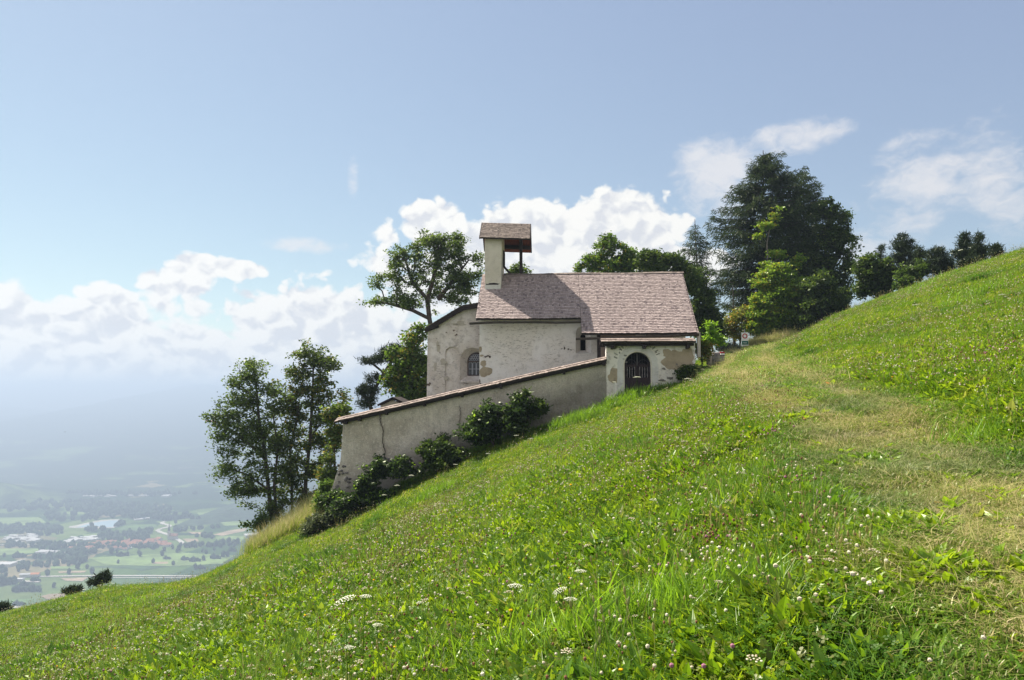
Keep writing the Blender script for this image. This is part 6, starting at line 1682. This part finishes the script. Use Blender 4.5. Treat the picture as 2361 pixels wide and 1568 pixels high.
def instancer(name, key, pts, rot, scl, idx, label, cat):
    me = bpy.data.meshes.new(name); n = len(pts)
    me.vertices.add(n); me.vertices.foreach_set('co', np.asarray(pts, np.float32).ravel())
    for nm, ty, arr, prop in (('rot', 'FLOAT_VECTOR', rot, 'vector'), ('scl', 'FLOAT', scl, 'value'), ('pick', 'INT', idx, 'value')):
        a = me.attributes.new(nm, ty, 'POINT'); a.data.foreach_set(prop, np.asarray(arr, np.int32 if ty == 'INT' else np.float32).ravel())
    me.update()
    o = bpy.data.objects.new(name, me); col.objects.link(o)
    ng = bpy.data.node_groups.new('spread_' + key, 'GeometryNodeTree')
    ng.interface.new_socket('Geometry', in_out='INPUT', socket_type='NodeSocketGeometry'); ng.interface.new_socket('Geometry', in_out='OUTPUT', socket_type='NodeSocketGeometry')
    gi = ng.nodes.new('NodeGroupInput'); go = ng.nodes.new('NodeGroupOutput')
    ci = ng.nodes.new('GeometryNodeCollectionInfo'); ci.inputs['Collection'].default_value = proto_off[key]
    ci.inputs['Separate Children'].default_value = True; ci.inputs['Reset Children'].default_value = True
    ip = ng.nodes.new('GeometryNodeInstanceOnPoints'); ip.inputs['Pick Instance'].default_value = True
    def at(nm, ty):
        a = ng.nodes.new('GeometryNodeInputNamedAttribute'); a.data_type = ty; a.inputs['Name'].default_value = nm; return a.outputs['Attribute']
    ng.links.new(gi.outputs[0], ip.inputs['Points']); ng.links.new(ci.outputs[0], ip.inputs['Instance'])
    ng.links.new(at('pick', 'INT'), ip.inputs['Instance Index']); ng.links.new(at('rot', 'FLOAT_VECTOR'), ip.inputs['Rotation']); ng.links.new(at('scl', 'FLOAT'), ip.inputs['Scale'])
    ng.links.new(ip.outputs[0], go.inputs[0])
    md = o.modifiers.new('spread', 'NODES'); md.node_group = ng
    tag(o, label, cat, kind='stuff')
    return o
def zsurf(x, y): return gz(x, y) + .03 * fbm(x, y, 1.1) + .02 * fbm(x, y, .37, 2)
def sector(n, y0, y1, umin=-.80, umax=.80, power=1.0):
    """random ground points between two distances inside the field of view"""
    y = (rng.uniform(0, 1, n) * (y1 ** (power + 1) - y0 ** (power + 1)) + y0 ** (power + 1)) ** (1 / (power + 1))
    u = rng.uniform(umin, umax, n); return u * y, y
def in_walls(x, y):
    lx = x * LX.x + y * LX.y; ly = x * LY.x + y * LY.y
    a = (ly > WY - .12) & (ly < 45.2) & (lx > -8.8) & (lx < 8.7) & ~((ly > WY + .6) & (ly < 38.3) & (lx > 6.9))
    a |= (ly > 38.0) & (ly < 45.2) & (lx > -5) & (lx < 7.3)
    return a
def finish(x, y, s, idx, tilt=.18, zo=-.01):
    z = zsurf(x, y) + zo; n = len(x)
    rot = np.c_[rng.normal(0, tilt, n), rng.normal(0, tilt, n) - .12, rng.uniform(0, 6.283, n)]
    return np.c_[x, y, z], rot, s, idx
def mown(x, y):
    """the grass is kept short round the gateway corner and the marker stone"""
    return 1 - .62 * np.exp(-(((x - 11.5) / 3.2) ** 2 + ((y - 40) / 7) ** 2) ** 2)
def cat_(L): return [np.concatenate([q[k] for q in L]) for k in range(4)]
def pick(n, w):
    w = np.array(w, float); return rng.choice(len(w), n, p=w / w.sum())
def growth(x, y):
    """how tall the meadow stands: patches"""
    return .85 + .35 * fbm(x, y, 3.1, 1) + .2 * fbm(x, y, .9, 4)
# near meadow
x, y = sector(34000, 1.6, 6.5); x2, y2 = sector(62000, 6.5, 15)
x = np.r_[x, x2]; y = np.r_[y, y2]
pd = np.abs(path_d(x, y)); edge = pd + .18 * fbm(x, y, .55, 7) + .12 * fbm(x, y, 1.9, 3)
k = edge > .93; x, y, edge = x[k], y[k], edge[k]
sc_ = np.clip(.8 + 1.1 * (growth(x, y) - .85), .4, 1.4) * rng.uniform(.7, 1.15, len(x)) * np.clip(.45 + (edge - .93) * 1.6, .45, 1) * np.where(y > 6.5, 1.15, 1)
patch = fbm(x, y, 1.3, 9)
idx = pick(len(x), [1.8, 2.0, 1.4, 2.4, 1.8, 1.6, 2.2, 2.8]); cl = (patch > .42) & (rng.uniform(size=len(x)) < .75); idx[cl] = 4 + pick(cl.sum(), [3, 3, 1.2, 1.6])
g2 = (fbm(x, y, 2.3, 15) > .65); idx[g2 & (rng.uniform(size=len(x)) < .3)] = 2
sc_ = np.where(idx >= 6, sc_ * 1.4, np.where(idx >= 4, sc_ * 1.05, sc_))
instancer('meadow_grass', 'n', *finish(x, y, sc_, idx), 'knee high meadow grass, clover and dandelion leaves near the camera', 'grass')
# far meadow
L = []
for n, a, b, s_ in ((76000, 14, 26, .82), (90000, 26, 45, .88), (50000, 45, 64, 1.0)):
    x, y = sector(n, a, b); e = np.abs(path_d(x, y)) + .2 * fbm(x, y, 1.7, 7)
    k = (e > 1.0) & ~in_walls(x, y) & (gz(x, y) > -22); x, y, e = x[k], y[k], e[k]
    gr = mown(x, y) * np.clip(.8 + 1.2 * (growth(x, y) - .85), .45, 1.4) * s_ * rng.uniform(.7, 1.2, len(x)) * np.clip(.45 + (e - 1) * 1.1, .45, 1)
    ix = pick(len(x), [2.8, 3.0, 1.6, 1.6, 1.8]); dk = (fbm(x, y, 2.2, 61) > .55) & (rng.uniform(size=len(x)) < .7); ix[dk] = np.where(rng.uniform(size=dk.sum()) < .6, 3, 2); gr[dk] *= 1.25
    L.append(finish(x, y, gr, ix))
instancer('meadow_grass', 'f', *cat_(L), 'green meadow grass covering the slope up to the chapel and the skyline', 'grass')
# path
L = []
for n, a, b, s_ in ((24000, 1.6, 6, 1.0), (30000, 6, 14, 1.3), (26000, 14, 30, 2.0), (12000, 30, 60, 2.8)):
    t_ = rng.uniform(0, 1, n); y = (t_ * (b * b - a * a) + a * a) ** .5 if b < 15 else rng.uniform(a, b, n)
    x = np.interp(y, _py, _px) + rng.uniform(-1.25, 1.25, n) * np.interp(y, _py, _pw)
    k = (np.abs(path_d(x, y)) < 1.2) & (fbm(x, y, .45, 21) < .62); x, y = x[k], y[k]
    idx = pick(len(x), [4, 3.6, (1.0 if b < 15 else 1.3), 1.0, .35]); gp_ = fbm(x, y, .8, 31) > .7; idx[gp_ & (rng.uniform(size=len(x)) < .5)] = 4
    idx[(fbm(x, y, 1.1, 33) > .62) & (rng.uniform(size=len(x)) < .6)] = 3
    grn = (trod_f(x, y) + .35 * fbm(x, y, .7, 55) < .52) & (rng.uniform(size=len(x)) < .6); idx[grn] = np.where(rng.uniform(size=grn.sum()) < .7, 5, 3)
    trk = (trod_f(x, y) + .25 * fbm(x, y, .6, 57) > .62) & (rng.uniform(size=len(x)) < .8); idx[trk] = pick(trk.sum(), [2, 1.4, 2.6])
    L.append(finish(x, y, np.where(trk, .75, 1) * s_ * rng.uniform(.7, 1.25, len(x)), idx, .15, .012))
instancer('path_grass', 'p', *cat_(L), 'short trodden grass and straw on the path', 'grass')
# flowers
L = []
for n, a, b, s_ in ((1800, 1.8, 7, .85), (6000, 7, 16, 1.0), (12000, 16, 32, 1.1), (12000, 32, 60, 1.25)):
    x, y = sector(n, a, b); e = np.abs(path_d(x, y))
    k = (e > 1.08) & ~in_walls(x, y) & (fbm(x, y, 2.6, 41) + rng.normal(0, .5, n) > -.15); x, y = x[k], y[k]
    idx = pick(len(x), [3.6, 2.8, 1.6, 3.2, .12, .16, 3.0])
    pk_ = (fbm(x, y, 4.0, 45) > .55) & (rng.uniform(size=len(x)) < .3); idx[pk_] = 3 + pick(pk_.sum(), [3, 1])
    L.append(finish(x, y, s_ * rng.uniform(.7, 1.3, len(x)), idx, .12))
for px, py, Y_, n, rx, k_ in ((1640, 1325, 5.7, 16, .10, 3), (1660, 1335, 5.6, 5, .08, 4), (1700, 1045, 13, 50, .7, 3), (1720, 1000, 17, 60, .9, 3), (1690, 1030, 15, 26, .6, 4), (1600, 1140, 9, 16, .5, 3), (2080, 905, 19, 40, 1.2, 3), (1760, 1190, 7.5, 14, .25, 0), (1680, 1400, 4.9, 12, .20, 0), (1560, 1370, 5.0, 5, .06, 4)):
    c_ = P(px, py, Y_); xx = c_.x + rng.normal(0, rx, n); yy = Y_ + rng.normal(0, rx, n); L.append(finish(xx, yy, rng.uniform(.8, 1.2, n), np.full(n, k_), .15))
instancer('wildflowers', 'w', *cat_(L), 'white clover, yarrow and brown seed heads dotted through the meadow', 'flowers')
# tall dry grass: bank left of the wall, and the strip at the path's end
L = []
n = 3200; px_ = rng.uniform(590, 790, n); t_ = rng.uniform(0, 1, n)
yy = 36.2 + 5.0 * t_; xx = (px_ - 1180) / 1700 * yy; k = ~in_walls(xx, yy); L.append(finish(xx[k], yy[k], rng.uniform(.6, 1.3, k.sum()), pick(k.sum(), [2, 4, 1.6])))
n = 1500; yy = rng.uniform(57.5, 63, n); xx = (rng.uniform(1724, 1830, n) - 1180) / 1700 * yy; L.append(finish(xx, yy, rng.uniform(.7, 1.3, n), pick(n, [4, .6, 3])))
n = 300; yy = rng.uniform(50, 55, n); xx = (rng.uniform(1662, 1700, n) - 1180) / 1700 * yy; L.append(finish(xx, yy, rng.uniform(.6, 1.1, n), pick(n, [2, 2, 2])))
n = 260; yy = rng.uniform(58, 66, n); xx = (rng.uniform(1800, 1960, n) - 1180) / 1700 * yy; L.append(finish(xx, yy, rng.uniform(.6, 1.1, n), pick(n, [2, 3, 2])))
instancer('dry_grass', 'd', *cat_(L), 'tall straw coloured grass on the bank by the wall corner and at the path end', 'grass')
# weeds along the wall foot and lush patches
L = []
def patch_at(px, py, Y, rx, n, s, w):
    c_ = P(px, py, Y); xx = c_.x + rng.normal(0, rx, n); yy = Y + rng.normal(0, rx * .6, n); k = ~in_walls(xx, yy)
    L.append(finish(xx[k], yy[k], s * rng.uniform(.6, 1.2, k.sum()), pick(k.sum(), w), .3))
for a in ((1355, 940, 33.0, .45, 60, 1.5, [0, 1]), (1440, 910, 33.6, .5, 70, 1.6, [0, 1]), (1310, 958, 33.2, .4, 40, 1.4, [0, 1]), (1525, 893, 31.5, .55, 90, 1.2, [1, 0]), (1240, 1100, 20.5, .30, 36, 1.5, [1, 0]), (1400, 1075, 22.5, .35, 36, 1.5, [1, 0]), (1000, 1135, 29, .4, 30, 1.3, [0, 1]),
          (2115, 715, 37, .8, 60, 1.3, [0, 1]), (2290, 740, 22, .8, 60, 1.0, [.2, 1]), (1700, 1395, 5.6, .25, 60, .9, [1, 0]), (2080, 1330, 5.0, .26, 90, .85, [1, 0]), (2010, 1370, 4.8, .22, 60, .8, [1, 0]), (2150, 1500, 3.7, .20, 90, .75, [1, 0]), (2060, 1520, 3.7, .2, 80, .75, [1, 0]), (1780, 1480, 4.1, .2, 50, .8, [1, 0]), (1960, 1190, 7.6, .25, 80, .9, [1, 0]), (1810, 1085, 11, .3, 50, 1.1, [1, 0]), (1900, 1490, 4.0, .25, 80, .8, [1, 0]), (2230, 1150, 6.5, .2, 40, .7, [1, 0]), (2300, 1060, 8, .4, 60, .8, [1, .3]), (2300, 1548, 3.2, .1, 30, .6, [1, 0]), (1560, 1530, 4.4, .28, 40, .8, [0, 1]), (1420, 1545, 4.4, .2, 20, .8, [.5, 1]), (1300, 1540, 4.5, .3, 40, .8, [1, .3]), (1080, 1530, 5, .3, 30, .8, [1, .3]), (1620, 1560, 4.0, .15, 26, .7, [1, .2]), (180, 1500, 15, .5, 30, 1.2, [.3, 1]), (480, 1390, 20, .5, 26, 1.2, [.6, 1]), (330, 1370, 30, .6, 26, 1.3, [.6, 1]), (1660, 1290, 7.0, .3, 30, .8, [1, .4])):
    patch_at(*a)
# ragged row where the meadow meets the wall
n = 420; lx = rng.uniform(-8.0, 8.4, n); ly = WY - .25 - np.abs(rng.normal(0, .25, n)); xx = LX.x * lx + LY.x * ly; yy = LX.y * lx + LY.y * ly
L.append(finish(xx, yy, rng.uniform(.5, 1.1, n), pick(n, [1, 1.3]), .3))
instancer('weeds', 'h', *cat_(L), 'lush green weeds along the wall foot and in scattered patches', 'weeds')

# ------------------------------------------------------------------ the tall umbelled flowers one can count
def umbellifer(px, py, pyb, Y, rad, label, tilt=(0, 0), lean=0.0, group='tall white umbel flowers', mat=None, nh=44):
    """head at (px,py), foot at about pyb, both at distance Y"""
    hd = P(px, py, Y); gz_ = gz1(hd.x - lean, Y); h = max(.15, hd.z - gz_)
    o = empty('wild_carrot', (hd.x - lean, Y, gz_)); tag(o, label, 'flower', group)
    mb = MB(); mb.tube([(0, 0, -.03), (lean * .3, 0, h * .4), (lean * .7, 0, h * .75), (lean, 0, h - .02)], [.0035, .003, .0025, .002], 5)
    for k in range(8):
        a = k * .785; mb.bar((lean, 0, h - .03), (lean + rad * .7 * math.cos(a), rad * .7 * math.sin(a), h - .004 + tilt[0] * rad * .7 * math.cos(a)), .002)
    mb.build('stem', G2, o)
    r = np.random.default_rng(int(px)); mb = MB()
    for v, f, mi in umbel(r, lean, 0, h, rad, nh, 0, tilt): mb.add(v, f)
    mb.build('umbel', mat or F_u, o)
for i, a in enumerate([(795, 1378, 1600, 4.6, .065, 'large white umbel with a tilted head, left foreground', (.35, .1), -.03), (842, 1372, 1580, 4.9, .04, 'white umbel just right of the large tilted one at left'), (870, 1438, 1560, 4.9, .035, 'small white umbel low in the left foreground'),
          (1187, 1347, 1520, 5.0, .05, 'cream umbel on a bare upright stem at bottom centre'), (1290, 1358, 1530, 4.7, .045, 'tilted white umbel right of the cream one at bottom centre', (.4, .1)), (1315, 1378, 1530, 4.5, .040, 'pale umbel just below the tilted one at bottom centre'), (1338, 1314, 1450, 5.6, .045, 'bright white flat umbel above the pair at bottom centre'),
          (1693, 1147, 1230, 7.6, .055, 'left of two white umbels side by side left of the path', (.25, .1)), (1727, 1138, 1220, 7.6, .05, 'right of two white umbels side by side left of the path'), (1510, 1190, 1250, 8.5, .06, 'faint white umbel in the middle of the meadow'),
          (968, 1388, 1450, 6.6, .035, 'thin white umbel between left and centre foreground'), (805, 1490, 1568, 3.9, .028, 'tiny umbel near the bottom edge at left'), (1468, 868, 920, 30, .16, 'white umbel standing in front of the dark gate'), (1416, 880, 930, 31, .10, 'small white umbel left of the gate'),
          (1585, 872, 905, 28, .14, 'white umbel in front of the bush at the gateway corner'), (1594, 876, 905, 28, .10, 'second white umbel in front of the gateway corner bush'),
          (1190, 1003, 1060, 31, .10, 'white umbel at the foot of the elder shrub'), (1225, 1010, 1060, 31, .09, 'small umbel in the grass right below the elder shrub'), (1125, 1045, 1090, 30, .10, 'white umbel in the grass below the big wall shrub'), (1290, 960, 1000, 32, .10, 'pale umbel close to the sloping wall'),
          (948, 1095, 1160, 30, .11, 'white umbel before the dark shrub left of the middle'), (915, 1118, 1170, 30, .11, 'white umbel before the bright tipped shrub'), (885, 1140, 1190, 30, .10, 'lowest white umbel in front of the shrub row'), (1050, 1070, 1110, 30, .09, 'white umbel between the two dark low shrubs'),
          (2115, 790, 840, 24, .12, 'white umbel on the right slope, upper middle'), (2310, 690, 740, 20, .09, 'white umbel high at the right edge'), (2325, 775, 830, 16, .07, 'white umbel at the right edge below the highest'), (2060, 892, 930, 22, .10, 'white umbel on the right slope above the path'), (2270, 700, 740, 24, .10, 'white umbel near the top right of the slope'), (2205, 870, 910, 18, .07, 'white umbel in the middle of the right slope')]):
    px, py, pb, Y, rad, lab = a[:6]; umbellifer(px, py, pb, Y, rad, lab, a[6] if len(a) > 6 else (0, 0), a[7] if len(a) > 7 else .02 * math.sin(i * 2.1))
# brown seed heads by the gateway corner
for i, (px, py) in enumerate(((1603, 852), (1611, 846), (1618, 850), (1625, 853), (1609, 858))):
    umbellifer(px, py, 890, 32.5, .09, ['brown seed umbel leftmost at the gateway corner', 'tallest brown seed umbel at the gateway corner', 'brown seed umbel right of the tallest at the gateway corner', 'brown seed umbel rightmost at the gateway corner', 'lowest brown seed umbel at the gateway corner'][i], group='brown seed umbels at the gateway corner', mat=G5, nh=20)
# ------------------------------------------------------------------ haze
mb = MB(); mb.box(-11000, 13000, -700, 15500, VZ - 25, 112)
HAZE = True
m, t, out = newmat('haze_air')
pv = t.n('ShaderNodeVolumePrincipled')
pv.inputs['Color'].default_value = (.415, .51, .65, 1)
pv.inputs['Density'].default_value = 3.9e-4
pv.inputs['Anisotropy'].default_value = .35
t.l(pv.outputs[0], out.inputs['Volume'])
hz = mb.build('haze', m); tag(hz, 'pale blue summer haze filling the valley air', kind='stuff')
hz.display_type = 'WIRE'
